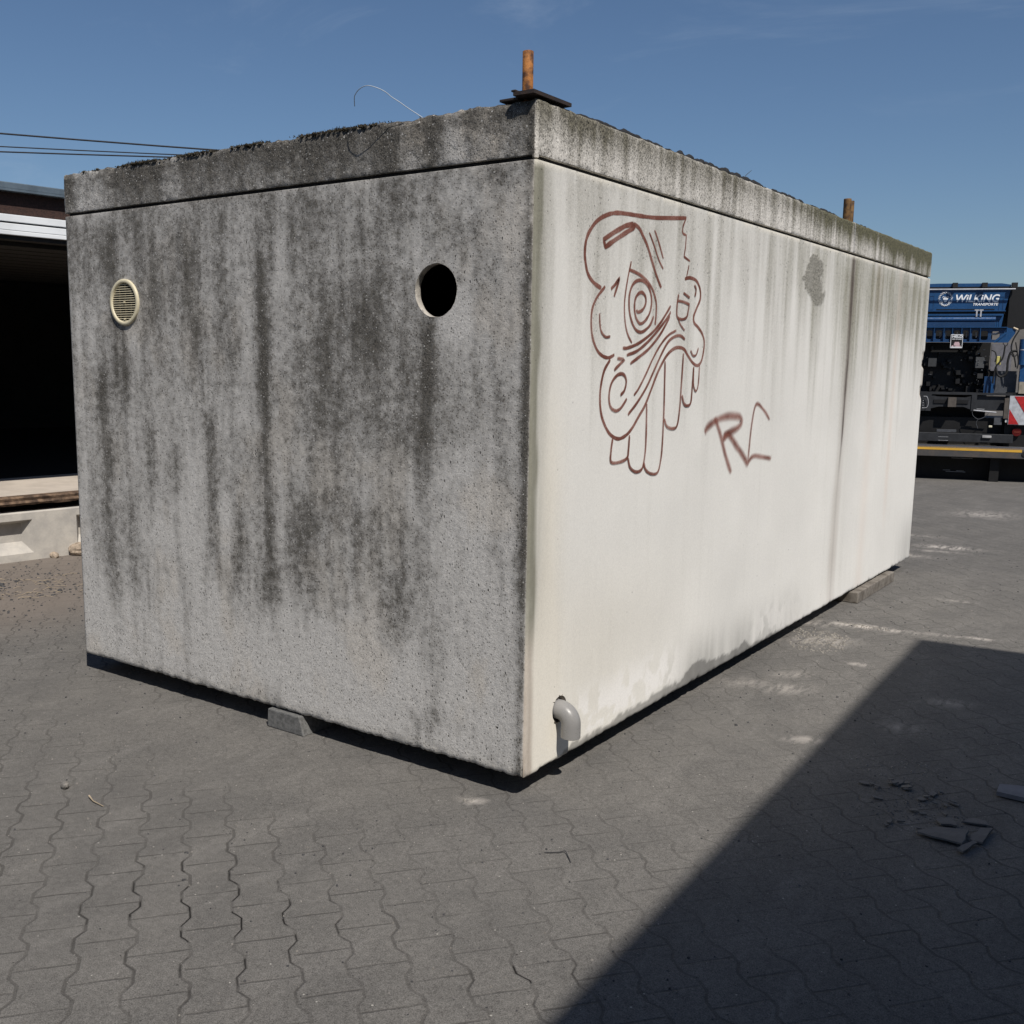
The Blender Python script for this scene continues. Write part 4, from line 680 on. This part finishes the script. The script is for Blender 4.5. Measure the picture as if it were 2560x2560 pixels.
mb = MB(); mb.prism([(UX(CABL), UZ(300)), (UX(600), UZ(272)), (UX(1640), UZ(278)), (UX(1790), UZ(300)), (UX(1790), UZ(328)), (UX(CABL), UZ(328))], 'y', .50, 2.3); mb.build('roof', blue, truck)
tb('roof_bracket', [(832, 915, 265, 345, .42, .52)], rub); tb('roof_bracket', [(1315, 1402, 268, 345, .42, .52)], rub); tb('roof_bracket', [(1795, 1885, 272, 355, .42, .52)], rub)
tb('painted_recess_shade', [(CABL, 1788, 330, 357, .50, .56)], blk, cabo)  # solid black bar stands in for the shade of the recess
mb = MB(); mb.tube([(UX(CABL), .40, UZ(372)), (UX(1850), .40, UZ(378))], .017, 10); mb.build('rail', lgrey, truck)
tb('painted_shadow_gap', [(CABL, 1735, 728, 768, .545, .56)], blk, cabo)  # flat black strip painted as the shadow below the ledge
tb('ledge', [(CABL, 1740, 716, 729, .50, .56)], blue, cabo); tb('painted_crease_shade', [(600, 1560, 688, 702, .543, .56)], blk, cabo)  # black strip paints the shade of the panel crease
for (a, b, ya, yb) in ((478, 548, 470, 700), (1625, 1695, 490, 720), (1540, 1590, 830, 990), (1615, 1655, 860, 990)):
    mb = MB()
    for q in ((a, a+7, ya, yb), (b-7, b, ya, yb), (a, b, ya, ya+6), (a, b, yb-6, yb)): mb.box(UX(q[0]), UX(q[1]), .544, .552, UZ(q[3]), UZ(q[2]))
    mb.build('pressed_panel', blue2, cabo)
tb('side_fairing', [(1795, 2150, 330, 1000, .60, 2.2)], blk)
tb('cab_step_panel', [(CABL, 1700, 770, 800, .47, .55)], blue, cabo)
# crane
YREF = 1000
mb = MB(); mb.tube([(UX(CABL), .25, UZ(868)), (UX(1500), .25, UZ(868))], .052, 18); mb.build('crane_tube', blue, truck)
tb('crane_plate', [(CABL, 1490, 912, 1002, .22, .30)], blue2)
for X in (1185, 1252): tb('pin', [(X-12, X+12, 725, 828, .20, .24), (X-38, X+38, 710, 728, .20, .24)], lgrey)
# frame beam with window openings
mb = MB(); ribs = [-380, -230, -80, 70, 225, 345, 490, 650, 790, 940, 1080, 1240]
Yt, Yb = 1005, 1238
def frame_cell(a, b, oa, ob, ya, yb):
    for q in ((a, oa, Yt, Yb), (ob, b, Yt, Yb), (oa, ob, Yt, ya), (oa, ob, yb, Yb)): mb.box(UX(q[0]), UX(q[1]), .02, .05, UZ(q[3]), UZ(q[2]))
    c = 26   # rounded corners
    for (cx, sx) in ((oa, 1), (ob, -1)):
        for (cy, sy) in ((ya, 1), (yb, -1)):
            P = [(UX(cx), UZ(cy)), (UX(cx+sx*c), UZ(cy)), (UX(cx+sx*c*.3), UZ(cy+sy*c*.3)), (UX(cx), UZ(cy+sy*c))]; mb.prism(P, 'y', .022, .048)
for i in range(len(ribs)-1):
    a, b = ribs[i], ribs[i+1]; w = b-a; frame_cell(a, b, a+w*.22, b-w*.14, 1050, 1195)
frame_cell(1240, 1400, 1258, 1372, 1058, 1205); frame_cell(1400, 1660, 1425, 1560, 1066, 1200)
mb.build('crane_frame', blue2, truck)
for X in ribs[3:]: tb('rib', [(X-4, X+5, 995, 1240, -.04, .02)], blue)
mb = MB(); mb.prism([(UX(1660), UZ(1005)), (UX(1810), UZ(1035)), (UX(1800), UZ(1100)), (UX(1700), UZ(1245)), (UX(1480), UZ(1245)), (UX(1660), UZ(1080))], 'y', .0, .05); mb.prism([(UX(1450), UZ(1240)), (UX(1640), UZ(1080)), (UX(1665), UZ(1100)), (UX(1490), UZ(1250))], 'y', -.02, .0); mb.build('frame_arm', blue, truck)
tb('frame_flange', [(CABL, 1665, 998, 1008, -.05, .05), (CABL, 1460, 1232, 1243, -.05, .05)], blue)
mb = MB(); mb.tube([(UX(1765), 0, UZ(1010)), (UX(1835), -.02, UZ(1042))], .02, 8); mb.build('lamp', simple('pale_lamp', (.6, .5, .35), .4), truck)
tb('backing', [(CABL, 1460, 1008, 1240, .16, .2)], blk)
rr = random.Random(21)   # pipes and unions glinting behind the openings
for X in (600, 690, 1030, 1110, 1185):
    mb = MB(); mb.tube([(UX(X), .10, UZ(1080)), (UX(X+10), .11, UZ(1165))], .016, 8); mb.build('hydraulic_union', chrome, truck)
mb = MB(); mb.tube([(UX(1420), .10, UZ(1110)), (UX(1500), .10, UZ(1110)), (UX(1580), .10, UZ(1080))], .02, 8); mb.build('hydraulic_union', chrome, truck)
YREF = 1650
# dark machinery
MACH = simple('oily_black_machinery', (.006, .006, .007), .55, .0, .2, 9, .1)
tb('engine_block', [(CABL, 1440, 1240, 2760, .50, 1.6)], blk)
for i in range(60):
    mb = MB()
    X = rr.uniform(330, 1420); Y = rr.uniform(1290, 2030); s = rr.uniform(14, 70); d = rr.uniform(.2, .46); mb.box(UX(X), UX(X+s), d, .52, UZ(Y+s*rr.uniform(.4, 1.6)), UZ(Y)); mb.build('engine_part', MACH, truck)

tb('control_box', [(1170, 1308, 1478, 1655, .12, .3)], simple('grey_control_box', (.07, .073, .076), .5)); tb('control_box', [(395, 530, 1500, 1640, .15, .3)], simple('dull_grey_box', (.04, .042, .044), .5)); tb('valve_bank', [(1215, 1305, 1745, 1825, .12, .3)], simple('dull_grey_valves', (.035, .035, .035), .5))
for i in range(30):
    mb = MB()
    X = rr.choice([rr.uniform(350, 1420), rr.uniform(1150, 1480)]); Y = rr.uniform(1330, 2200); s = rr.uniform(3, 12); mb.box(UX(X), UX(X+s*rr.uniform(1, 3)), .1, .14, UZ(Y+s*.7), UZ(Y), 0, Matrix.Rotation(rr.uniform(-.6, .6), 3, 'Y')); mb.build('fitting', chrome, truck)
tb('subframe_plate', [(1330, 1500, 1790, 2100, .1, .14)], blue2); tb('bracket', [(1325, 1475, 2068, 2100, .05, .1), (1440, 1475, 1900, 2100, .05, .1)], blue)
tb('tool_locker', [(1490, 1830, 1258, 1700, .75, .8)], simple('grey_locker', (.15, .15, .17), .6)); tb('mudguard', [(1495, 1862, 1700, 2070, .2, .9)], mgrey)
mb = MB(); mb.tube([(UX(1895), .0, UZ(1190)), (UX(1895), 0, UZ(1600))], .078, 20); mb.build('stabiliser_cylinder', blue, truck)
mb = MB(); mb.tube([(UX(1895), .0, UZ(1352)), (UX(1895), 0, UZ(1366))], .081, 20); mb.build('cylinder_band', lgrey, truck)
tb('stabiliser_leg', [(1872, 1960, 1600, 1870, -.02, .08)], blue); tb('stabiliser_foot', [(1878, 2000, 1870, 2060, -.02, .08)], simple('beige_casting', (.28, .25, .2), .7))
tb('filter', [(1490, 1562, 1465, 1605, .02, .12)], yel, None, .01)
for P, r in (([(1600, 1290), (1575, 1500), (1480, 1640), (1450, 1900)], .016), ([(1480, 1640), (1520, 1760), (1590, 1790), (1660, 1720), (1665, 1540), (1700, 1400), (1800, 1370)], .022), ([(1800, 1050), (1720, 1200), (1700, 1340), (1760, 1480), (1800, 1640)], .014), ([(1700, 1420), (1750, 1470), (1800, 1430), (1780, 1390), (1710, 1400)], .010), ([(1560, 1250), (1590, 1290), (1625, 1290), (1640, 1250)], .008), ([(1760, 1240), (1800, 1400), (1830, 1560), (1820, 1660)], .012), ([(1395, 1370), (1450, 1400), (1475, 1480), (1460, 1560)], .012)):
    mb = MB(); mb.tube(crom([(UX(a), -.03, UZ(b)) for a, b in P], 6), r, 8); mb.build('hose', rub, truck)
YREF = 2250
# chassis end
tb('cross_member', [(CABL, 1740, 2058, 2095, .0, .9), (CABL, 430, 2095, 2370, .0, .1), (1090, 1175, 2095, 2360, .0, .1), (1175, 1700, 2110, 2345, .06, .12)], dgrey)
mb = MB(); mb.prism([(UX(430), UZ(2095)), (UX(520), UZ(2130)), (UX(980), UZ(2140)), (UX(1100), UZ(2110)), (UX(1100), UZ(2340)), (UX(980), UZ(2295)), (UX(560), UZ(2295)), (UX(430), UZ(2330))], 'y', .02, .05); mb.build('coupling_plate', dgrey, truck)
tb('coupling_slot', [(470, 1040, 2180, 2240, .0, .02)], blk); tb('coupling_block', [(700, 836, 2140, 2295, -.08, .02)], brn); tb('post', [(1612, 1702, 2138, 2465, -.1, .0)], brn)
mb = MB(); mb.tube([(UX(1130), -.03, UZ(2345)), (UX(1500), -.03, UZ(2372))], .014, 10); mb.tube([(UX(1180), -.03, UZ(2322)), (UX(1305), -.03, UZ(2325))], .006, 8); mb.build('pipe', lgrey, truck)
mb = MB(); mb.tube(crom([(UX(a), -.03, UZ(b)) for a, b in [(1110, 2370), (1130, 2430), (1210, 2485), (1300, 2460), (1380, 2390)]]), .006, 7); mb.tube(crom([(UX(a), -.03, UZ(b)) for a, b in [(1220, 2485), (1190, 2550), (1225, 2640)]]), .006, 7); mb.build('cable', mgrey, truck)
mb = MB()
for k in range(5):
    a = UX(300+6*k); mb.tube(crom([(UX(290), -.05, UZ(2130)), (UX(350), -.05, UZ(2140)), (UX(378), -.05, UZ(2230)), (UX(360), -.05, UZ(2310)), (UX(280), -.05, UZ(2325))]) if k == 0 else [(UX(285), -.05, UZ(2160+40*k)), (UX(300), -.05, UZ(2160+40*k))], .006, 7)
mb.build('coil_line', lgrey, truck)
tb('number_plate_light', [(555, 880, 2672, 2712, -.02, .1)], mgrey); tb('step_grid', [(1475, 1600, 2455, 2570, -.05, .0)], mgrey)
YREF = 2700
bm_ = tb('bumper', [(CABL, 1750, 2723, 2862, -.15, -.02)], dgrey, None, .006); tb('bumper_groove', [(540, 705, 2785, 2789, -.153, -.149), (540, 705, 2843, 2847, -.153, -.149)], lgrey, bm_)
tb('underbody_shade_fill', [(CABL, 2300, 2470, 3000, .2, 1.4)], blk); tb('rear_panel', [(1620, 2300, 2045, 3000, .02, .2)], blk)  # full-width black box stands in for the shadow beneath the truck
rf = tb('rear_lamp', [], rlens); rf.data.clear_geometry(); mb = MB(); mb.tube([(UX(1815), .0, UZ(2680)), (UX(1815), -.05, UZ(2680))], .085, 26); bpy.data.objects.remove(rf); rf = mb.build('rear_lamp', rlens, truck)
tb('lamp_centre', [(1765, 1870, 2668, 2692, -.055, -.049)], simple('pale_red_lens', (.15, .03, .02), .3), rf)
tb('marker_lamp', [(1608, 1665, 2480, 2530, -.08, -.03)], simple('white_lamp', (.8, .8, .78), .3), None, .008)
tb('marker_lamp', [(1355, 1410, 2585, 2618, -.08, -.03)], simple('cream_lamp', (.7, .66, .5), .3), None, .008)
tb('work_lamp', [(1250, 1400, 2745, 2785, -.19, -.14)], simple('ribbed_lamp', (.38, .38, .38), .4), None, .008)
for (xc, yc) in ((1815, 2925), (-150, 2925)):
    mb = MB(); mb.tube([(UX(xc-95), .1, UZ(yc)), (UX(xc-85), .1, UZ(yc)), (UX(xc+85), .1, UZ(yc)), (UX(xc+95), .1, UZ(yc))], [.05, .075, .075, .05], 20); mb.build('air_tank', dgrey, truck)
for X in (300, 1980):
    mb = MB(); mb.tube([(UX(X)-.15, .95, .50), (UX(X)-.14, .95, .50), (UX(X)+.14, .95, .50), (UX(X)+.15, .95, .50)], [.46, .5, .5, .46], 30); mb.build('wheel', rub, truck)
# striped board
YREF = 2330
bx0, bx1, bz0, bz1 = UX(1690), UX(2190), UZ(2553), UZ(2103)
wb = MB(); wb.box(bx0-.01, bx1, -.11, -.09, bz0-.01, bz1+.01); wb_o = wb.build('warning_board', silver, truck)
mb = MB(); H_ = bz1-bz0; st = UX(1760)
def clipstripe(xa, xb):      # stripe falling to the right, between top x xa..xb
    sl_ = .73/1.0; P = [(xa, bz1), (xb, bz1), (xb+H_*.62, bz0), (xa+H_*.62, bz0)]; out = []
    Q = P
    for (side_, lim) in (('x0', bx0), ('x1', bx1)):
        R_ = []
        for i in range(len(Q)):
            a, b = Q[i], Q[(i+1) % len(Q)]; ia = a[0] >= lim if side_ == 'x0' else a[0] <= lim; ib = b[0] >= lim if side_ == 'x0' else b[0] <= lim
            if ia: R_.append(a)
            if ia != ib: t = (lim-a[0])/(b[0]-a[0]); R_.append((lim, a[1]+t*(b[1]-a[1])))
        Q = R_
        if not Q: return
    mb.prism(Q, 'y', -.116, -.111)
for xs in (1385, 1752, 2119): clipstripe(UX(xs), UX(xs+165))
clipstripe(UX(1752-0), UX(1752+1)); mb.build('red_stripes', red, wb_o)
# lettering
YREF = 450
def text(s, h, X, Y, mat, parent, name, dy=.53, shear=.18, bold=.012, width=None, right=False):
    cu = bpy.data.curves.new(name, 'FONT'); cu.body = s; cu.size = 1; cu.shear = shear; cu.offset = bold; cu.extrude = .006; ob = bpy.data.objects.new(name, cu); COL.objects.link(ob)
    dg = bpy.context.evaluated_depsgraph_get(); dg.update(); me = bpy.data.meshes.new_from_object(ob.evaluated_get(dg)); bpy.data.objects.remove(ob)
    co = np.array([v.co[:] for v in me.vertices]); mn = co.min(0); mx = co.max(0); sx = (width/(mx[0]-mn[0])) if width else h/(mx[1]-mn[1]); sz = h/(mx[1]-mn[1])
    for v in me.vertices: x, y, z = v.co; v.co = (UX(X)+(x-mn[0])*sx, dy-z*.5, UZ(Y)+(y-mn[1])*sz)
    me.materials.clear(); me.materials.append(mat); return new_obj(name, me, parent)
text('WiLKiNG', UZ(452)-UZ(578), 905, 578, white, cabo, 'lettering', .545, .22, .022, UX(1600)-UX(880))
text('TRANSPORTE', UZ(592)-UZ(634), 1197, 634, white, cabo, 'small_lettering', .545, .22, .02, UX(1585)-UX(1172))
# lion emblem: mane strokes and face
mb = MB(); cxl, cyl = 735, 520
def rib(P, w):
    P = [Vector((UX(a), 0, UZ(b))) for a, b in P]
    for i in range(len(P)-1):
        t = (P[i+1]-P[i]).normalized(); nrm = Vector((-t.z, 0, t.x))*w*.5
        mb.prism([((P[i]+nrm).x, (P[i]+nrm).z), ((P[i+1]+nrm).x, (P[i+1]+nrm).z), ((P[i+1]-nrm).x, (P[i+1]-nrm).z), ((P[i]-nrm).x, (P[i]-nrm).z)], 'y', .540, .546)
for k in range(34):
    a = math.pi*2*k/34; r0, r1 = (86, 118) if k % 2 else (96, 124); a2 = a+.16
    rib([(cxl+r0*math.cos(a), cyl-r0*1.0*math.sin(a)), (cxl+(r0+r1)/2*math.cos(a+.14), cyl-(r0+r1)/2*math.sin(a+.14)), (cxl+r1*math.cos(a2+.05), cyl-r1*math.sin(a2+.05))], .008)
rib([(680, 500), (700, 480), (720, 500), (735, 490), (750, 500), (772, 480), (792, 500)], .010); rib([(660, 560), (680, 600), (700, 625), (735, 632), (770, 625), (795, 600), (812, 560)], .011); rib([(672, 540), (690, 590)], .012); rib([(802, 540), (782, 590)], .012)
mb.prism([(UX(690), UZ(508)), (UX(780), UZ(508)), (UX(766), UZ(545)), (UX(758), UZ(568)), (UX(735), UZ(578)), (UX(712), UZ(568)), (UX(704), UZ(545))], 'y', .540, .546)
mb.build('lion_emblem', white, cabo)
YREF = 1220
sg = thing('hanging_sign', 'small black sign with a pink picture hanging from the blue crane frame', 'sign', TO+Matrix.Rotation(TA, 3, 'Z')@Vector((UX(845), -.07, UZ(1115))), TA)
def sgb(name, qs, mat, d0, d1, parent):
    mb = MB()
    for q in qs: mb.box(UX(q[0])-UX(845), UX(q[1])-UX(845), d0, d1, UZ(q[3])-UZ(1115), UZ(q[2])-UZ(1115))
    return mb.build(name, mat, parent)
pn = sgb('panel', [(748, 944, 1118, 1338)], blk, -.006, .004, sg); sgb('border', [(748, 944, 1118, 1126), (748, 944, 1330, 1338), (748, 755, 1118, 1338), (937, 944, 1118, 1338)], white, -.010, -.007, sg)
sgb('picture', [(815, 890, 1240, 1262), (805, 900, 1262, 1300), (830, 915, 1296, 1318), (770, 800, 1296, 1316)], simple('pink_print', (.50, .36, .38), .6), -.012, -.008, sg); sgb('picture_ground', [(762, 930, 1316, 1327)], white, -.012, -.008, sg)
for s, Y, h, xa, xb in (('HELD', 1173, 42, 772, 935), ('DER STRASSE', 1202, 15, 770, 925)):
    o = text(s, .001258*h, xa, Y, white, None, 'lettering', 0, 0, .03, UX(xb)-UX(xa)); o.parent = sg
    for v in o.data.vertices: v.co = (v.co.x-UX(845), -.011+v.co.y*.1, v.co.z-UZ(1115))
mb = MB(); mb.tube([(0, .0, 0), (0, .0, .045)], .003, 6); mb.build('hanger', chrome, sg)

# low steel platform in front of the truck
PO = Vector((-1.568+.04, 12.88-.14, GZ)); 
plat = thing('steel_platform', 'low dark steel platform with yellow edge stripe in front of the blue truck', 'platform', PO, TA)
mb = MB(); mb.box(-6, 7, 0, .5, .345, .478, .006); deck = mb.build('deck', simple('scuffed_dark_steel', (.06, .062, .066), .55, .2, .25, 5, .2, col2=(.10, .085, .075)), plat)
mb = MB(); mb.add([(-6, -.003, .452), (1.27, -.003, .436), (1.27, -.003, .470), (-6, -.003, .474)], [(0, 1, 2, 3)]); mb.add([(-6, .0, .4805), (1.27, .0, .4805), (1.27, .035, .4805), (-6, .035, .4805)], [(0, 1, 2, 3)])
mb.build('edge_stripe', simple('yellow_paint', (.62, .36, .045), .6, 0, .08, 6, .1), plat)
mb = MB(); mb.tube([(1.305, -.012, .415), (1.305, .0, .415)], .034, 20); mb.build('socket', rub, plat); mb = MB(); mb.tube([(1.305, -.014, .415), (1.305, .0, .415)], .016, 16); mb.build('socket_core', dgrey, plat)
mb = MB(); mb.box(-6, 7, .35, .42, 0, .344); mb.build('light_blocking_wall', blk, plat)  # black wall added to block light, so the space under the deck stays dark
for X in (-4, -.4, .9, 2.6, 5): mb = MB(); mb.box(X, X+.12, .12, .24, 0, .344); mb.build('leg', blk, plat)
for (a, b, z) in [(.42, .70, .30), (.32, .42, .12), (.50, .60, .115), (.36, .62, .10)]: mb = MB(); mb.box(a, b, .338, .349, z, z+.006); mb.build('cable', lgrey, plat)
shed = thing('far_shed', 'grey shed wall closing the yard behind the crane truck', 'building', (0, 34, GZ), TA)
mb = MB(); mb.box(-22, 26, 0, 8, 0, 2.9); mb.build('wall', wall_m, shed)

# ------------------------------------------------------------ broken tile shards in the shade, loose stones, gravel
M_tile = simple('broken_grey_tile', (.135, .128, .122), .85, 0, .1, 14, .3); M_plank = simple('grey_fibre_board', (.17, .17, .185), .8, 0, .08, 8, .2)
labs = ['wedge-shaped shard farthest up the scatter', 'narrow shard at the far left of the scatter', 'small shard in the middle of the scatter', 'pale sliver leaning on the middle shard', 'dark triangular shard above the pale sliver', 'tiny shard right of the middle', 'long thin splinter at the right', 'thin sliver in the centre', 'small chip right of centre', 'small square chip lower left', 'flat shard left of centre', 'lowest chip on the left', 'small chip above the largest tile piece', 'wide broken piece above the largest one', 'largest broken tile piece', 'cracked tile piece on the far right', 'broken tile half beside the largest piece', 'bent strip lying nearest the camera']
rnd = random.Random(5)
for i, P in enumerate(SHARDS):
    c = Vector((sum(p[0] for p in P)/len(P), sum(p[1] for p in P)/len(P), 0)); big = i >= 13; th = .004 if not big else .006
    if i == 18: th = .016
    tx, ty = (rnd.uniform(-.06, .06), rnd.uniform(-.06, .06)) if not big else (rnd.uniform(-.02, .02), rnd.uniform(-.02, .02))
    Q = []
    for k in range(len(P)):
        a = Vector((P[k][0], P[k][1], 0))-c; b = Vector((P[(k+1) % len(P)][0], P[(k+1) % len(P)][1], 0))-c; Q.append(a)
        if (b-a).length > .05 and i != 18:
            for t in (.35, .68): q = a.lerp(b, t); q += Vector((rnd.uniform(-1, 1), rnd.uniform(-1, 1), 0))*.006; Q.append(q)
    vs = [(q.x, q.y, q.x*tx+q.y*ty) for q in Q]+[(q.x*.97, q.y*.97, q.x*tx+q.y*ty+th) for q in Q]; n = len(Q)
    mb = MB(); mb.add(vs, [tuple(range(n))[::-1], tuple(range(n, 2*n))]+[(k, (k+1) % n, (k+1) % n+n, k+n) for k in range(n)])
    lift = .003+.003*(i % 3)*(1 if big else 0)
    if i == 18: o = mb.build('board', M_plank); tag(o, 'flat pale board at the right frame edge in the shade', 'board')
    else: o = mb.build('tile_shard', M_tile); tag(o, labs[i]+', broken grey tile in the shade', 'tile shard', 'broken tile shards in the shade')
    o.location = (c.x, c.y, GZ+lift+.0015)
CHIPS = []
for k in range(16):
    a = rnd.random()*6.28; q = rnd.random()**.7; x = 1.13+.20*q*math.cos(a); y = .93+.17*q*math.sin(a); m = rnd.randint(4, 6); s = rnd.uniform(.009, .024); ph = rnd.random()*6
    P = [Vector((s*math.cos(ph+6.28*i/m)*rnd.uniform(.6, 1.3), s*.7*math.sin(ph+6.28*i/m)*rnd.uniform(.6, 1.2), 0)) for i in range(m)]; tl = rnd.uniform(-.25, .25)
    mb = MB(); mb.add([(p.x, p.y, p.x*tl) for p in P]+[(p.x*.95, p.y*.95, p.x*tl+.004) for p in P], [tuple(range(m))[::-1], tuple(range(m, 2*m))]+[(i, (i+1) % m, (i+1) % m+m, i+m) for i in range(m)])
    o = mb.build('tile_chip', M_tile); o.location = (x, y, GZ+.005+abs(tl)*s); tag(o, 'loose small tile chip strewn between the larger grey shards in the shade', 'tile chip', 'small tile chips in the shade'); CHIPS.append(o)
for k, o in enumerate(sorted(CHIPS, key=lambda c: -c.location.y)):
    o['label'] = ['farthest', 'second farthest', 'third farthest', 'fourth farthest', 'fifth farthest', 'sixth farthest', 'seventh farthest', 'eighth farthest', 'eighth nearest', 'seventh nearest', 'sixth nearest', 'fifth nearest', 'fourth nearest', 'third nearest', 'second nearest', 'nearest'][k]+' of the sixteen small tile chips scattered in the shade'
def scatter(name, areas, mat, kind='stuff', seed=1):
    rr = random.Random(seed); mb = MB()
    for (cx, cy, rx, ry, n, s0, s1) in areas:
        for k in range(n):
            a = rr.random()*6.283; q = math.sqrt(rr.random()); x = cx+rx*q*math.cos(a); y = cy+ry*q*math.sin(a); s = rr.uniform(s0, s1)**1.0; h = s*rr.uniform(.35, .8); m = rr.randint(4, 6); ph = rr.random()*6
            b = [(x+s*math.cos(ph+6.283*i/m)*rr.uniform(.7, 1.1), y+s*math.sin(ph+6.283*i/m)*rr.uniform(.7, 1.1), GZ-.001) for i in range(m)]
            t = [(x+(p[0]-x)*.6+rr.uniform(-.1, .1)*s, y+(p[1]-y)*.6, GZ+h*rr.uniform(.8, 1.2)) for p in b]
            mb.add(b+t, [tuple(range(m, 2*m))]+[(i, (i+1) % m, (i+1) % m+m, i+m) for i in range(m)])
    o = mb.build(name, mat); tag(o, None, None, None, kind); return o
o = scatter('gravel', [(-4.75, .95, .4, .5, 170, .004, .013), (-4.3, .55, .6, .6, 110, .003, .012), (-3.9, .1, .8, .8, 110, .003, .010), (-5.2, 1.2, .3, .4, 50, .003, .011), (-4.6, .8, .5, .5, 10, .015, .03)], M_dk, seed=3); tag(o, 'dark gravel strewn in front of the pale barrier', 'gravel')
o = scatter('pale_grit', [(-.2, .8, 3.4, 3.2, 560, .0018, .0055), (.3, -.6, 1.2, 1.2, 200, .0018, .0050), (-1.0, -.9, 1.0, .6, 90, .0018, .005), (1.2, 1.2, .8, 1.4, 120, .002, .0055), (-2.8, -.1, 1.8, 1.2, 260, .002, .006), (.2, 6, .9, 3, 140, .003, .008)], M_stone, seed=4); tag(o, 'pale grit sprinkled over the paved yard', 'grit')
o = scatter('dark_grit', [(-.2, .6, 3.4, 3.2, 620, .0018, .0060), (.2, -.7, 1.0, .7, 110, .0018, .005), (.25, 5, .9, 4, 160, .003, .009), (-3.2, .2, 1.6, 1.4, 260, .002, .007), (.35, 1.2, .8, 1.6, 120, .002, .006)], M_dk, seed=6); tag(o, 'dark grit sprinkled over the paved yard', 'grit')
o = scatter('mortar_crumbs', [(.16, 2.93, .17, .26, 260, .003, .011), (.08, 3.1, .14, .12, 110, .003, .009), (.27, 3.46, .14, .04, 70, .003, .008), (1.02, 1.18, .22, .14, 70, .002, .007), (-.17, -.11, .03, .02, 26, .002, .005)], simple('pale_mortar_crumbs', (.28, .26, .23), .95, 0, .2, 30, .5), seed=7); tag(o, 'pale mortar crumbs in a patch beside the bright side', 'rubble')
o = scatter('tile_crumbs', [(1.20, .80, .14, .10, 90, .002, .007), (1.14, .95, .12, .10, 60, .002, .006), (1.06, .72, .10, .08, 30, .002, .006)], M_tile, seed=17); tag(o, 'grey tile crumbs between the broken shards in the shade', 'rubble')
M_straw = simple('dry_straw', (.42, .34, .24), .9)
rr = random.Random(12); mb = MB()
for k in range(70):
    x = rr.gauss(-4.75, .25); y = rr.gauss(.85, .28); a = rr.gauss(.9, .7); l_ = rr.uniform(.02, .11); mb.tube([(x, y, GZ+.004), (x+l_*.5*math.cos(a), y+l_*.5*math.sin(a), GZ+.012), (x+l_*math.cos(a+.2), y+l_*math.sin(a+.2), GZ+.004)], .0014, 4, False)
tag(mb.build('straw', M_straw), 'dry straw bits caught in the dark gravel', 'straw', None, 'stuff')
mb = MB(); mb.tube([(-1.286, -.931, GZ+.010), (-1.24, -.945, GZ+.007), (-1.178, -.946, GZ+.004)], [.0035, .0022, .0015], 6); tag(mb.build('twig', M_straw), 'pale straw twig lying on the sunlit pavers at left', 'twig')
mb = MB(); mb.tube(crom([(.271, -.289, GZ+.004), (.308, -.264, GZ+.006), (.324, -.248, GZ+.009), (.339, -.258, GZ+.006), (.374, -.294, GZ+.003)]), .0016, 5); tag(mb.build('twig', M_dk), 'thin dark bent twig on the pavers in front of the box corner', 'twig')
